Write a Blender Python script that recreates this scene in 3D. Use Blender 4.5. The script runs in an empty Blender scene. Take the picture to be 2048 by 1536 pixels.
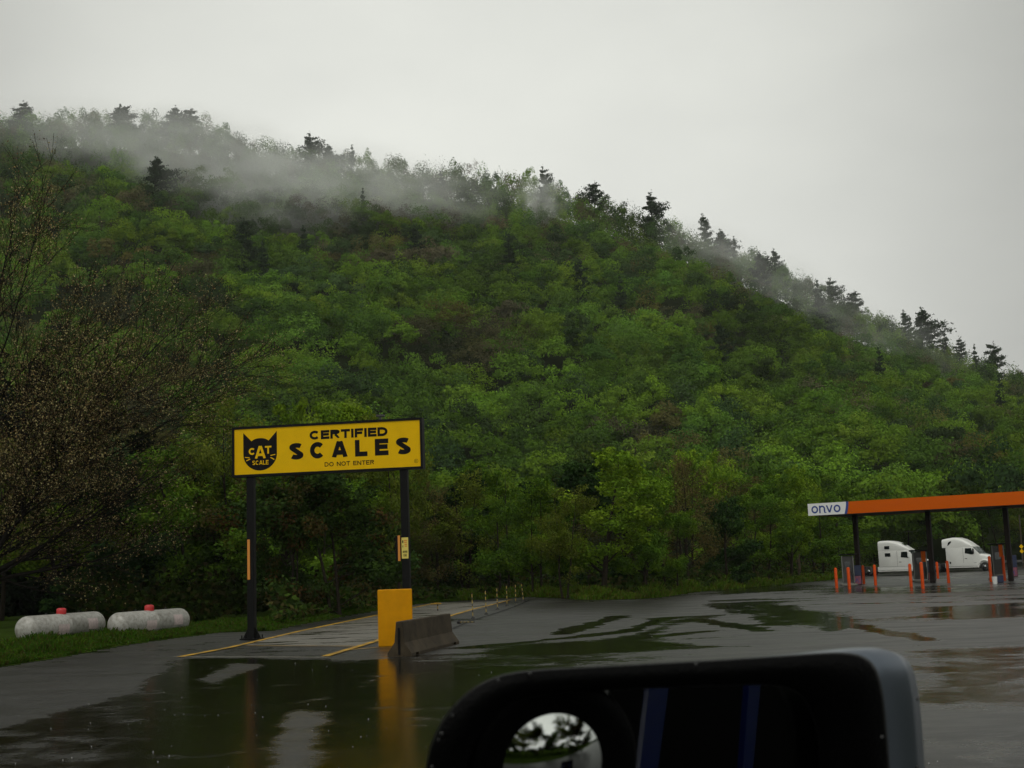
import bpy, math, random
import numpy as np
from mathutils import Vector, Matrix

R = math.radians
rng = np.random.default_rng(7)
random.seed(7)
sc = bpy.context.scene
COL = sc.collection

# ------------------------------------------------------------------ camera
CAM = Vector((0, 0, 2.0))
FPX = 2600.0                       # focal length in pixels of the 2048 px wide photo
PITCH = math.atan(366 / FPX)
ROLL = R(2.0)
cd = bpy.data.cameras.new('camera')
cam = bpy.data.objects.new('camera', cd)
COL.objects.link(cam)
cd.sensor_width = 36
cd.lens = FPX / 2048 * 36
cd.clip_start = 0.05
cd.clip_end = 4000
cd.dof.use_dof = True
cd.dof.focus_distance = 45
cd.dof.aperture_fstop = 22
rot = Matrix.Rotation(R(90) + PITCH, 4, 'X') @ Matrix.Rotation(-ROLL, 4, 'Z')
cam.matrix_world = Matrix.Translation(CAM) @ rot
sc.camera = cam
cr = (rot @ Vector((1, 0, 0, 0))).to_3d()
cu = (rot @ Vector((0, 1, 0, 0))).to_3d()
cf = (rot @ Vector((0, 0, -1, 0))).to_3d()

# ------------------------------------------------------------------ world and sun
SUN_EL, SUN_AZ = R(62), R(200)
w = bpy.data.worlds.new('World')
sc.world = w
w.use_nodes = True
nt = w.node_tree
nt.nodes.clear()
wo = nt.nodes.new('ShaderNodeOutputWorld')
bg = nt.nodes.new('ShaderNodeBackground')
bg.inputs['Strength'].default_value = 0.1
sky = nt.nodes.new('ShaderNodeTexSky')
sky.sky_type = 'NISHITA'
sky.sun_disc = False
sky.sun_elevation = SUN_EL
sky.sun_rotation = SUN_AZ
hs = nt.nodes.new('ShaderNodeHueSaturation')
hs.inputs['Saturation'].default_value = 0.05
tc = nt.nodes.new('ShaderNodeTexCoord')
mp = nt.nodes.new('ShaderNodeMapping')
mp.inputs['Scale'].default_value = (1.6, 1.6, 3.2)
mp.inputs['Location'].default_value = (0.35, 0.2, 0.1)
nz = nt.nodes.new('ShaderNodeTexNoise')
nz.inputs['Scale'].default_value = 1.5
nz.inputs['Detail'].default_value = 5
rp = nt.nodes.new('ShaderNodeValToRGB')
rp.color_ramp.elements[0].position = 0.30
rp.color_ramp.elements[0].color = (5.5, 5.6, 5.25, 1)
rp.color_ramp.elements[1].position = 0.68
rp.color_ramp.elements[1].color = (6.7, 6.8, 6.3, 1)
mx = nt.nodes.new('ShaderNodeMix')
mx.data_type = 'RGBA'
mx.inputs[0].default_value = 0.88
L = nt.links.new
L(sky.outputs[0], hs.inputs['Color'])
L(tc.outputs['Generated'], mp.inputs[0])
L(mp.outputs[0], nz.inputs['Vector'])
L(nz.outputs['Fac'], rp.inputs[0])
# the cloud deck is thinnest, so brightest, ahead of the camera
nrmv = nt.nodes.new('ShaderNodeVectorMath'); nrmv.operation = 'NORMALIZE'
dot = nt.nodes.new('ShaderNodeVectorMath'); dot.operation = 'DOT_PRODUCT'
bd = Vector((-0.02, 1, 0.30)).normalized()
dot.inputs[1].default_value = bd
gm = nt.nodes.new('ShaderNodeMapRange'); gm.interpolation_type = 'SMOOTHSTEP'
gm.inputs['From Min'].default_value = 0.90
gm.inputs['From Max'].default_value = 1.0
gm.inputs['To Min'].default_value = 0.78
gm.inputs['To Max'].default_value = 1.36
sc_ = nt.nodes.new('ShaderNodeVectorMath'); sc_.operation = 'SCALE'
L(tc.outputs['Generated'], nrmv.inputs[0])
L(nrmv.outputs[0], dot.inputs[0])
L(dot.outputs['Value'], gm.inputs['Value'])
# and extra sky brightness is added behind the camera to light surfaces facing it
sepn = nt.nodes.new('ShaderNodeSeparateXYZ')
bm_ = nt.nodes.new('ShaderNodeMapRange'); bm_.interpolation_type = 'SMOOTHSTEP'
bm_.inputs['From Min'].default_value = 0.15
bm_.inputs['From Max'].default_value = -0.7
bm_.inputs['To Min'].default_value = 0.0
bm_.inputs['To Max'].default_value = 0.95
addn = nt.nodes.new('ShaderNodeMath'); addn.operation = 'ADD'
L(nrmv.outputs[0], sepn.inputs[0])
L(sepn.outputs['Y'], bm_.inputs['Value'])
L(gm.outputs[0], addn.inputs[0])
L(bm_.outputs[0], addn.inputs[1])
L(rp.outputs[0], sc_.inputs[0])
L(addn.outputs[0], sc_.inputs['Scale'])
L(hs.outputs[0], mx.inputs[6])
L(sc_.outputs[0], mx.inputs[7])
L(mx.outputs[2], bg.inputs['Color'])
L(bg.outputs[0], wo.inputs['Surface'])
sd = bpy.data.lights.new('sun', 'SUN')
sd.energy = 0.5
sd.angle = R(30)
sd.color = (1.0, 0.97, 0.92)
so = bpy.data.objects.new('sun', sd)
COL.objects.link(so)
sdir = Vector((math.sin(SUN_AZ) * math.cos(SUN_EL), math.cos(SUN_AZ) * math.cos(SUN_EL), math.sin(SUN_EL)))
so.rotation_euler = sdir.to_track_quat('Z', 'Y').to_euler()
vs = sc.view_settings
vs.view_transform = 'Standard'
vs.look = 'None'
vs.exposure = 0.0
vs.gamma = 1
cy = sc.cycles
cy.use_denoising = True
cy.max_bounces = 5
cy.diffuse_bounces = 2
cy.glossy_bounces = 3
cy.transmission_bounces = 2
cy.transparent_max_bounces = 8
cy.volume_bounces = 1
cy.caustics_reflective = False
cy.caustics_refractive = False
cy.use_adaptive_sampling = True
cy.adaptive_threshold = 0.015
cy.sample_clamp_indirect = 4

# ------------------------------------------------------------------ pixel helpers (design coordinates of the photo)
def ray(px, py):
    return (cf + cr * ((px - 1024) / FPX) + cu * ((768 - py) / FPX))

def PD(px, py, d):                 # point at camera depth d
    return CAM + ray(px, py) * d

def PY(px, py, Y):                 # point where the ray crosses world Y
    r_ = ray(px, py)
    return CAM + r_ * (Y / r_.y)

def zg(X, Y):                      # lot relief: a low hump by the scale, a dip where the trucks stand
    h = 0.34 * np.exp(-((X - 1.6) / 3.2) ** 2 - ((Y - 76) / 13) ** 2)
    h = h - 0.36 * np.exp(-((X - 40) / 11) ** 2 - ((Y - 136) / 22) ** 2)
    h = h - 0.12 * np.exp(-((X - 52) / 16) ** 2 - ((Y - 150) / 25) ** 2)
    return h

def G(px, py):                     # ground point under a pixel
    r_ = ray(px, py)
    z = 0.0
    p = None
    for i in range(12):
        t = (z - CAM.z) / r_.z
        p = CAM + r_ * t
        z = float(zg(p.x, p.y))
    return Vector((p.x, p.y, z))

# ------------------------------------------------------------------ materials
def mat(name, color, rough=0.6, metal=0.0, spec=0.5, noise=0.0, nscale=5.0, bump=0.0, bscale=40.0, dark=None, coat=0.0):
    m = bpy.data.materials.new(name)
    m.use_nodes = True
    t = m.node_tree
    b = t.nodes['Principled BSDF']
    b.inputs['Base Color'].default_value = (*color, 1)
    b.inputs['Roughness'].default_value = rough
    b.inputs['Metallic'].default_value = metal
    b.inputs['Specular IOR Level'].default_value = spec
    b.inputs['Coat Weight'].default_value = coat
    if noise > 0:
        tcn = t.nodes.new('ShaderNodeTexCoord')
        n = t.nodes.new('ShaderNodeTexNoise')
        n.inputs['Scale'].default_value = nscale
        n.inputs['Detail'].default_value = 6
        n.inputs['Roughness'].default_value = 0.65
        t.links.new(tcn.outputs['Object'], n.inputs['Vector'])
        cr_ = t.nodes.new('ShaderNodeValToRGB')
        cr_.color_ramp.elements[0].position = 0.32
        cr_.color_ramp.elements[1].position = 0.66
        dk = dark if dark else tuple(c * (1 - noise) for c in color)
        cr_.color_ramp.elements[0].color = (*dk, 1)
        cr_.color_ramp.elements[1].color = (*color, 1)
        t.links.new(n.outputs['Fac'], cr_.inputs[0])
        t.links.new(cr_.outputs[0], b.inputs['Base Color'])
    if bump > 0:
        tcn = t.nodes.new('ShaderNodeTexCoord')
        n = t.nodes.new('ShaderNodeTexNoise')
        n.inputs['Scale'].default_value = bscale
        n.inputs['Detail'].default_value = 5
        t.links.new(tcn.outputs['Object'], n.inputs['Vector'])
        bp = t.nodes.new('ShaderNodeBump')
        bp.inputs['Strength'].default_value = bump
        bp.inputs['Distance'].default_value = 0.02
        t.links.new(n.outputs['Fac'], bp.inputs['Height'])
        t.links.new(bp.outputs[0], b.inputs['Normal'])
    return m

def leaf_mat(name, translucent=0.3, gain=1.0):
    m = bpy.data.materials.new(name)
    m.use_nodes = True
    t = m.node_tree
    t.nodes.clear()
    o = t.nodes.new('ShaderNodeOutputMaterial')
    a = t.nodes.new('ShaderNodeAttribute')
    a.attribute_name = 'tint'
    oi = t.nodes.new('ShaderNodeObjectInfo')
    mr = t.nodes.new('ShaderNodeMapRange')
    mr.inputs['To Min'].default_value = 0.8 * gain
    mr.inputs['To Max'].default_value = 1.2 * gain
    vm = t.nodes.new('ShaderNodeVectorMath')
    vm.operation = 'SCALE'
    d = t.nodes.new('ShaderNodeBsdfDiffuse')
    tr = t.nodes.new('ShaderNodeBsdfTranslucent')
    ms = t.nodes.new('ShaderNodeMixShader')
    ms.inputs[0].default_value = translucent
    t.links.new(oi.outputs['Random'], mr.inputs['Value'])
    t.links.new(a.outputs['Color'], vm.inputs[0])
    t.links.new(mr.outputs[0], vm.inputs['Scale'])
    t.links.new(vm.outputs[0], d.inputs['Color'])
    t.links.new(vm.outputs[0], tr.inputs['Color'])
    t.links.new(d.outputs[0], ms.inputs[1])
    t.links.new(tr.outputs[0], ms.inputs[2])
    t.links.new(ms.outputs[0], o.inputs['Surface'])
    return m

M = {}
M['leaf'] = leaf_mat('leaf', 0.2, 1.18)
M['needle'] = leaf_mat('needle', 0.1)
M['grass'] = leaf_mat('grass_blade', 0.3)
M['bark'] = mat('bark', (0.028, 0.022, 0.015), 0.9, spec=0.1, noise=0.5, nscale=8)
M['bark_dark'] = mat('dark_wet_bark', (0.008, 0.0065, 0.005), 0.8, spec=0.08)
M['forest_floor'] = mat('forest_floor', (0.018, 0.026, 0.008), 1.0, spec=0.0, noise=0.5, nscale=0.1)
M['black'] = mat('black_paint', (0.004, 0.004, 0.004), 0.5, spec=0.12, noise=0.4, nscale=6)
M['sign_yellow'] = mat('sign_yellow', (0.70, 0.42, 0.0), 0.5, spec=0.08, noise=0.08, nscale=2)
M['black_letter'] = mat('black_letter', (0.004, 0.003, 0.003), 0.5, spec=0.1)
M['block_yellow'] = mat('yellow_block_paint', (0.58, 0.25, 0.0), 0.6, spec=0.1, noise=0.16, nscale=3, bump=0.25, bscale=60)
M['orange_strip'] = mat('orange_reflective', (0.55, 0.20, 0.015), 0.4)
M['concrete'] = mat('weathered_concrete', (0.060, 0.046, 0.028), 0.85, spec=0.2, noise=0.55, nscale=2.6, bump=0.5, bscale=50)
M['tank'] = mat('dirty_white_tank', (0.40, 0.39, 0.36), 0.4, metal=0.1, noise=0.5, nscale=7, dark=(0.19, 0.18, 0.15))
M['tank_label'] = mat('faded_label', (0.55, 0.45, 0.43), 0.6, noise=0.4, nscale=12)
M['red'] = mat('red_plastic', (0.42, 0.008, 0.01), 0.35)
M['grey_metal'] = mat('grey_metal', (0.036, 0.035, 0.032), 0.5, metal=0.1, noise=0.3, nscale=5)
M['silver'] = mat('silver_metal', (0.15, 0.15, 0.14), 0.4, metal=0.6)
M['steel_dark'] = mat('dark_brown_steel', (0.014, 0.008, 0.006), 0.6, spec=0.15, noise=0.4, nscale=3)
M['orange'] = mat('orange_canopy_paint', (0.56, 0.095, 0.0), 0.5, spec=0.1, noise=0.05, nscale=0.4)
M['bollard'] = mat('orange_red_bollard', (0.60, 0.065, 0.0), 0.5, spec=0.2, noise=0.2, nscale=6)
M['white'] = mat('white_paint', (0.72, 0.72, 0.70), 0.4)
M['truck_white'] = mat('white_truck_paint', (0.74, 0.74, 0.70), 0.28, noise=0.06, nscale=1.2, coat=0.3)
M['logo_blue'] = mat('logo_blue', (0.015, 0.045, 0.22), 0.5)
M['blue_bin'] = mat('blue_plastic', (0.002, 0.010, 0.045), 0.45)
M['poster'] = mat('red_poster', (0.32, 0.07, 0.06), 0.5, noise=0.6, nscale=9, dark=(0.05, 0.03, 0.12))
M['glass_dark'] = mat('dark_glass', (0.008, 0.011, 0.012), 0.05, spec=0.6)
M['glass_shield'] = mat('windshield_glass', (0.03, 0.045, 0.04), 0.05, spec=0.8)
M['rubber'] = mat('rubber', (0.010, 0.010, 0.010), 0.7)
M['chrome'] = mat('chrome', (0.6, 0.6, 0.6), 0.2, metal=1.0)
M['grille'] = mat('dark_grille', (0.03, 0.03, 0.06), 0.4)
M['line_yellow'] = mat('worn_yellow_line', (0.60, 0.33, 0.01), 0.6, spec=0.2, noise=0.6, nscale=1.4, dark=(0.13, 0.09, 0.03))
M['line_pale'] = mat('pale_concrete_edge', (0.20, 0.19, 0.16), 0.6, noise=0.4, nscale=2)
M['housing'] = mat('black_textured_plastic', (0.001, 0.001, 0.0011), 0.4, spec=0.07, bump=0.15, bscale=400)
M['mirror_cap'] = mat('silver_blue_cap', (0.13, 0.155, 0.19), 0.32, metal=0.75)
M['mirror_glass'] = mat('mirror_glass', (0.5, 0.52, 0.5), 0.015, metal=1.0)
M['cab_blue'] = mat('deep_blue_car_paint', (0.0008, 0.005, 0.055), 0.25, coat=0.5)
M['cab_dark'] = mat('dark_cabin', (0.002, 0.002, 0.002), 0.9, spec=0.1)

# ------------------------------------------------------------------ object helpers
def tag(o, label=None, cat=None, group=None, kind=None):
    if label: o['label'] = label
    if cat: o['category'] = cat
    if group: o['group'] = group
    if kind: o['kind'] = kind
    return o

def empty(name, loc, rz=0.0, label=None, cat=None, group=None):
    o = bpy.data.objects.new(name, None)
    COL.objects.link(o)
    o.empty_display_size = 0.3
    o.location = loc
    o.rotation_euler = (0, 0, rz)
    return tag(o, label, cat, group)

class MB:
    def __init__(s):
        s.v, s.f, s.mi, s.sm = [], [], [], []
    def add(s, vs_, fs_, mi=0, smooth=False):
        b = len(s.v)
        s.v += [tuple(v) for v in vs_]
        s.f += [tuple(b + i for i in f) for f in fs_]
        s.mi += [mi] * len(fs_)
        s.sm += [smooth] * len(fs_)
        return s
    def box(s, c, size, mi=0, rz=0.0, ch=0.0):
        hx, hy, hz = size[0] / 2, size[1] / 2, size[2] / 2
        if ch <= 0:
            vs_ = [(x, y, z) for z in (-hz, hz) for x, y in ((-hx, -hy), (hx, -hy), (hx, hy), (-hx, hy))]
            fs_ = [(3, 2, 1, 0), (4, 5, 6, 7), (0, 1, 5, 4), (1, 2, 6, 5), (2, 3, 7, 6), (3, 0, 4, 7)]
        else:
            ring = [(hx - ch, -hy), (hx, -hy + ch), (hx, hy - ch), (hx - ch, hy), (-hx + ch, hy), (-hx, hy - ch), (-hx, -hy + ch), (-hx + ch, -hy)]
            def sc_(k): return [(x * (hx - k) / hx, y * (hy - k) / hy) for x, y in ring]
            lv = [(sc_(ch), -hz), (ring, -hz + ch), (ring, hz - ch), (sc_(ch), hz)]
            vs_ = [(x, y, z) for rr, z in lv for x, y in rr]
            fs_ = [tuple(range(7, -1, -1)), tuple(range(24, 32))]
            for k in range(3):
                for i in range(8):
                    j = (i + 1) % 8
                    fs_.append((k * 8 + i, k * 8 + j, k * 8 + 8 + j, k * 8 + 8 + i))
        ca, sa = math.cos(rz), math.sin(rz)
        vs_ = [(c[0] + x * ca - y * sa, c[1] + x * sa + y * ca, c[2] + z) for x, y, z in vs_]
        return s.add(vs_, fs_, mi)
    def tube(s, pts, rad, n=8, mi=0, smooth=True, caps=True):
        pts = [Vector(p) for p in pts]
        if not hasattr(rad, '__len__'): rad = [rad] * len(pts)
        vs_ = []
        for i, p in enumerate(pts):
            t = (pts[min(i + 1, len(pts) - 1)] - pts[max(i - 1, 0)])
            if t.length < 1e-9: t = Vector((0, 0, 1))
            t.normalize()
            a = t.cross(Vector((0, 0, 1)) if abs(t.z) < 0.95 else Vector((0, 1, 0))).normalized()
            b = t.cross(a)
            for k in range(n):
                an = 2 * math.pi * k / n
                vs_.append(p + (a * math.cos(an) + b * math.sin(an)) * rad[i])
        fs_ = []
        for i in range(len(pts) - 1):
            for k in range(n):
                k2 = (k + 1) % n
                fs_.append((i * n + k, i * n + k2, (i + 1) * n + k2, (i + 1) * n + k))
        s.add(vs_, fs_, mi, smooth)
        if caps:
            s.add(vs_[:n], [tuple(range(n))], mi)
            s.add(vs_[-n:], [tuple(range(n - 1, -1, -1))], mi)
        return s
    def loft(s, rings, mi=0, smooth=True, caps=True):
        n = len(rings[0])
        vs_ = [p for r_ in rings for p in r_]
        fs_ = []
        for i in range(len(rings) - 1):
            for k in range(n):
                k2 = (k + 1) % n
                fs_.append((i * n + k, i * n + k2, (i + 1) * n + k2, (i + 1) * n + k))
        s.add(vs_, fs_, mi, smooth)
        if caps:
            s.add(rings[0], [tuple(range(n - 1, -1, -1))], mi)
            s.add(rings[-1], [tuple(range(n))], mi)
        return s
    def build(s, name, mats, parent=None, auto=True):
        me = bpy.data.meshes.new(name)
        me.from_pydata(s.v, [], s.f)
        if not isinstance(mats, (list, tuple)): mats = [mats]
        for m in mats: me.materials.append(m)
        me.polygons.foreach_set('material_index', s.mi)
        me.polygons.foreach_set('use_smooth', s.sm)
        me.update()
        o = bpy.data.objects.new(name, me)
        COL.objects.link(o)
        if parent: o.parent = parent
        return o

def np_mesh(name, V, F, m, tint=None, smooth=False):
    me = bpy.data.meshes.new(name)
    nv, nf, k = len(V), len(F), F.shape[1]
    me.vertices.add(nv)
    me.vertices.foreach_set('co', np.ascontiguousarray(V, dtype=np.float32).ravel())
    me.loops.add(nf * k)
    me.loops.foreach_set('vertex_index', np.ascontiguousarray(F, dtype=np.int32).ravel())
    me.polygons.add(nf)
    me.polygons.foreach_set('loop_start', np.arange(0, nf * k, k, dtype=np.int32))
    me.polygons.foreach_set('use_smooth', np.full(nf, smooth))
    if tint is not None:
        at = me.attributes.new('tint', 'FLOAT_COLOR', 'FACE')
        c4 = np.ones((nf, 4), dtype=np.float32)
        c4[:, :3] = tint
        at.data.foreach_set('color', c4.ravel())
    me.materials.append(m)
    me.update(calc_edges=True)
    return me

def mesh_obj(name, me, parent=None):
    o = bpy.data.objects.new(name, me)
    COL.objects.link(o)
    if parent: o.parent = parent
    return o

def cards(C, N, size, aspect=0.55, jitter=0.7, g=rng):
    """diamond leaf cards at C with normals near N"""
    n = len(C)
    N = N + g.normal(size=(n, 3)) * jitter
    N /= np.linalg.norm(N, axis=1)[:, None] + 1e-9
    T = g.normal(size=(n, 3))
    A = np.cross(N, T)
    A /= np.linalg.norm(A, axis=1)[:, None] + 1e-9
    B = np.cross(N, A)
    s_ = (size * g.uniform(0.7, 1.3, n))[:, None] if np.isscalar(size) else (size * g.uniform(0.7, 1.3, n))[:, None]
    V = np.stack([C - A * s_, C + B * s_ * aspect, C + A * s_, C - B * s_ * aspect], axis=1).reshape(-1, 3)
    F = np.arange(4 * n).reshape(n, 4)
    return V, F

def snoise(X, Y, scale, seed, octv=3):
    g = np.random.default_rng(seed)
    out = 0
    amp = 1.0
    tot = 0
    for o_ in range(octv):
        for k in range(5):
            a = g.uniform(0, 2 * math.pi)
            fr = g.uniform(0.7, 1.4) / scale * 2 * math.pi * (2 ** o_)
            out = out + amp * np.sin((X * math.cos(a) + Y * math.sin(a)) * fr + g.uniform(0, 6.28))
        tot += amp * 2.2
        amp *= 0.55
    return out / tot

# ------------------------------------------------------------------ lot surface
LOT_EDGE = [(-900, 1470), (-300, 1385), (0, 1334), (129, 1313), (258, 1289), (365, 1274), (440, 1265), (538, 1262), (647, 1240), (754, 1221),
            (826, 1209), (876, 1204), (950, 1200), (1000, 1196), (1040, 1194.5), (1090, 1195), (1173, 1200), (1240, 1199), (1319, 1195),
            (1400, 1183), (1481, 1177), (1560, 1169), (1653, 1161), (1700, 1154), (1740, 1144), (1780, 1135), (1860, 1126), (1960, 1119), (2060, 1114), (2400, 1098), (2900, 1078)]
edgeW = [G(x, y) for x, y in LOT_EDGE]
edgeU = np.array([p.x / p.y for p in edgeW])
edgeY = np.array([p.y for p in edgeW])
od = np.argsort(edgeU)
edgeU, edgeY = edgeU[od], edgeY[od]

def lot_limit(U):
    return np.interp(U, edgeU, edgeY)

def in_poly(X, Y, poly):
    ins = np.zeros(X.shape, bool)
    n = len(poly)
    j = n - 1
    for i in range(n):
        xi, yi = poly[i]
        xj, yj = poly[j]
        c = ((yi > Y) != (yj > Y)) & (X < (xj - xi) * (Y - yi) / (yj - yi + 1e-12) + xi)
        ins ^= c
        j = i
    return ins

def sdist(X, Y, poly):
    d = np.full(X.shape, 1e9)
    n = len(poly)
    for i in range(n):
        ax, ay = poly[i]
        bx, by = poly[(i + 1) % n]
        dx, dy = bx - ax, by - ay
        t = np.clip(((X - ax) * dx + (Y - ay) * dy) / (dx * dx + dy * dy + 1e-12), 0, 1)
        d = np.minimum(d, np.hypot(X - ax - t * dx, Y - ay - t * dy))
    return np.where(in_poly(X, Y, poly), d, -d)

def gpoly(pts):
    return [tuple(G(x, y).xy) for x, y in pts]

NU, NY = 520, 560
Us = np.linspace(-1.25, 1.25, NU)
Ys = np.geomspace(3.0, 330, NY)
UU, YY = np.meshgrid(Us, Ys)
# snap the row lattice of the fan to the lot edge is not needed: cells are small, grass hides the rim
XX = UU * YY
ZZ = zg(XX, YY)
# water: signed "wetness" field, positive = standing water
wet = -0.42 + 0.6 * snoise(XX * 0.5, YY, 9, 3, 3)
def add_pool(pts, val, soft=1.0):
    global wet
    s_ = sdist(XX, YY, gpoly(pts))
    k = np.clip(s_ / soft * 0.5 + 0.5, 0, 1)
    wet = wet * (1 - k) + val * k + 0.0
# the big sheet of water in the foreground
add_pool([(-400, 1620), (0, 1462), (90, 1425), (210, 1402), (300, 1362), (322, 1345), (330, 1332), (385, 1318), (640, 1320), (720, 1326), (860, 1322),
          (1000, 1312), (1060, 1340), (1100, 1800), (-400, 1900)], 0.44, 0.4)
add_pool([(395, 1358), (450, 1338), (470, 1328), (528, 1329), (500, 1342), (470, 1352), (430, 1368)], -0.6, 0.25)
add_pool([(548, 1560), (556, 1470), (575, 1430), (600, 1420), (640, 1425), (636, 1470), (612, 1560)], -0.5, 0.25)
add_pool([(600, 1405), (700, 1380), (760, 1350), (745, 1370), (640, 1400)], -0.25, 0.25)
add_pool([(-100, 1500), (60, 1460), (250, 1415), (330, 1430), (240, 1480), (60, 1560), (-100, 1600)], -0.05, 1.2)
# right hand pools and run-off channels
add_pool([(960, 1300), (1060, 1288), (1180, 1282), (1250, 1272), (1330, 1270), (1300, 1280), (1400, 1290), (1500, 1292), (1250, 1304), (1000, 1312)], 0.45, 0.5)
add_pool([(1262, 1270), (1330, 1240), (1380, 1233), (1460, 1228), (1440, 1220), (1400, 1212), (1430, 1204), (1470, 1215), (1475, 1226), (1400, 1240), (1350, 1252), (1290, 1278)], 0.5, 0.4)
add_pool([(1470, 1206), (1600, 1210), (1660, 1230), (1720, 1252), (1640, 1256), (1540, 1240), (1490, 1226)], 0.45, 1.0)
add_pool([(1820, 1214), (2060, 1204), (2100, 1232), (1900, 1240)], 0.5, 1.0)
add_pool([(1600, 1170), (1800, 1172), (1980, 1166), (2060, 1170), (2060, 1180), (1780, 1192), (1580, 1186)], 0.12, 2.5)
add_pool([(1780, 1300), (2100, 1290), (2150, 1420), (1830, 1400)], 0.3, 0.8)
add_pool([(1850, 1500), (2100, 1460), (2150, 1560), (1850, 1560)], 0.12, 0.8)
add_pool([(1400, 1172), (1560, 1166), (1600, 1180), (1440, 1190)], 0.35, 1.0)
# fresh, evenly draining asphalt wedge beside the scale
add_pool([(905, 1262), (1001, 1223), (1059, 1198), (1180, 1203), (1330, 1200), (1400, 1206), (1330, 1235), (1250, 1262), (1100, 1278), (940, 1284)], -0.85, 1.5)
add_pool([(-200, 1400), (0, 1350), (140, 1325), (300, 1312), (335, 1318), (300, 1345), (200, 1390), (0, 1450)], -0.75, 0.4)
add_pool([(668, 1316), (760, 1296), (775, 1305), (770, 1317), (700, 1320)], -0.6, 0.2)
for (x0, y0), (x1, y1) in [((940, 1296), (1260, 1262)), ((1260, 1262), (1330, 1236)), ((1330, 1236), (1470, 1228)), ((1180, 1285), (1420, 1262)), ((1480, 1212), (1900, 1204)), ((1560, 1250), (1470, 1210)), ((1620, 1236), (1860, 1280)), ((1120, 1268), (1240, 1232)), ((1400, 1240), (1530, 1262)), ((1500, 1200), (1640, 1196)), ((1640, 1196), (2040, 1190)), ((1570, 1222), (1700, 1240)), ((1700, 1240), (1660, 1262))]:
    a, b = G(x0, y0).xy, G(x1, y1).xy
    dx, dy = (b - a)
    t = np.clip(((XX - a.x) * dx + (YY - a.y) * dy) / (dx * dx + dy * dy), 0, 1)
    dd = np.abs(np.hypot(XX - a.x - t * dx, YY - a.y - t * dy) + 0.25 * snoise(XX, YY, 4, 11, 2))
    k = np.clip(1 - dd / 0.62, 0, 1)
    wet = np.maximum(wet, -0.5 + 1.35 * k)
inside = YY < lot_limit(UU)
vid = np.arange(NU * NY).reshape(NY, NU)
Q = np.stack([vid[:-1, :-1], vid[:-1, 1:], vid[1:, 1:], vid[1:, :-1]], axis=-1).reshape(-1, 4)
cin = (inside[:-1, :-1] & inside[1:, 1:] & inside[1:, :-1] & inside[:-1, 1:]).reshape(-1)
V = np.stack([XX, YY, ZZ], axis=-1).reshape(-1, 3)

def sub_mesh(name, V, Q, m, wetv=None, dz=0.0):
    used, inv = np.unique(Q, return_inverse=True)
    v = V[used].copy()
    v[:, 2] += dz
    me = np_mesh(name, v, inv.reshape(Q.shape).astype(np.int32), m, smooth=True)
    if wetv is not None:
        at = me.attributes.new('wet', 'FLOAT', 'POINT')
        at.data.foreach_set('value', wetv.reshape(-1)[used].astype(np.float32))
    o = mesh_obj(name, me)
    return o

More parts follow.
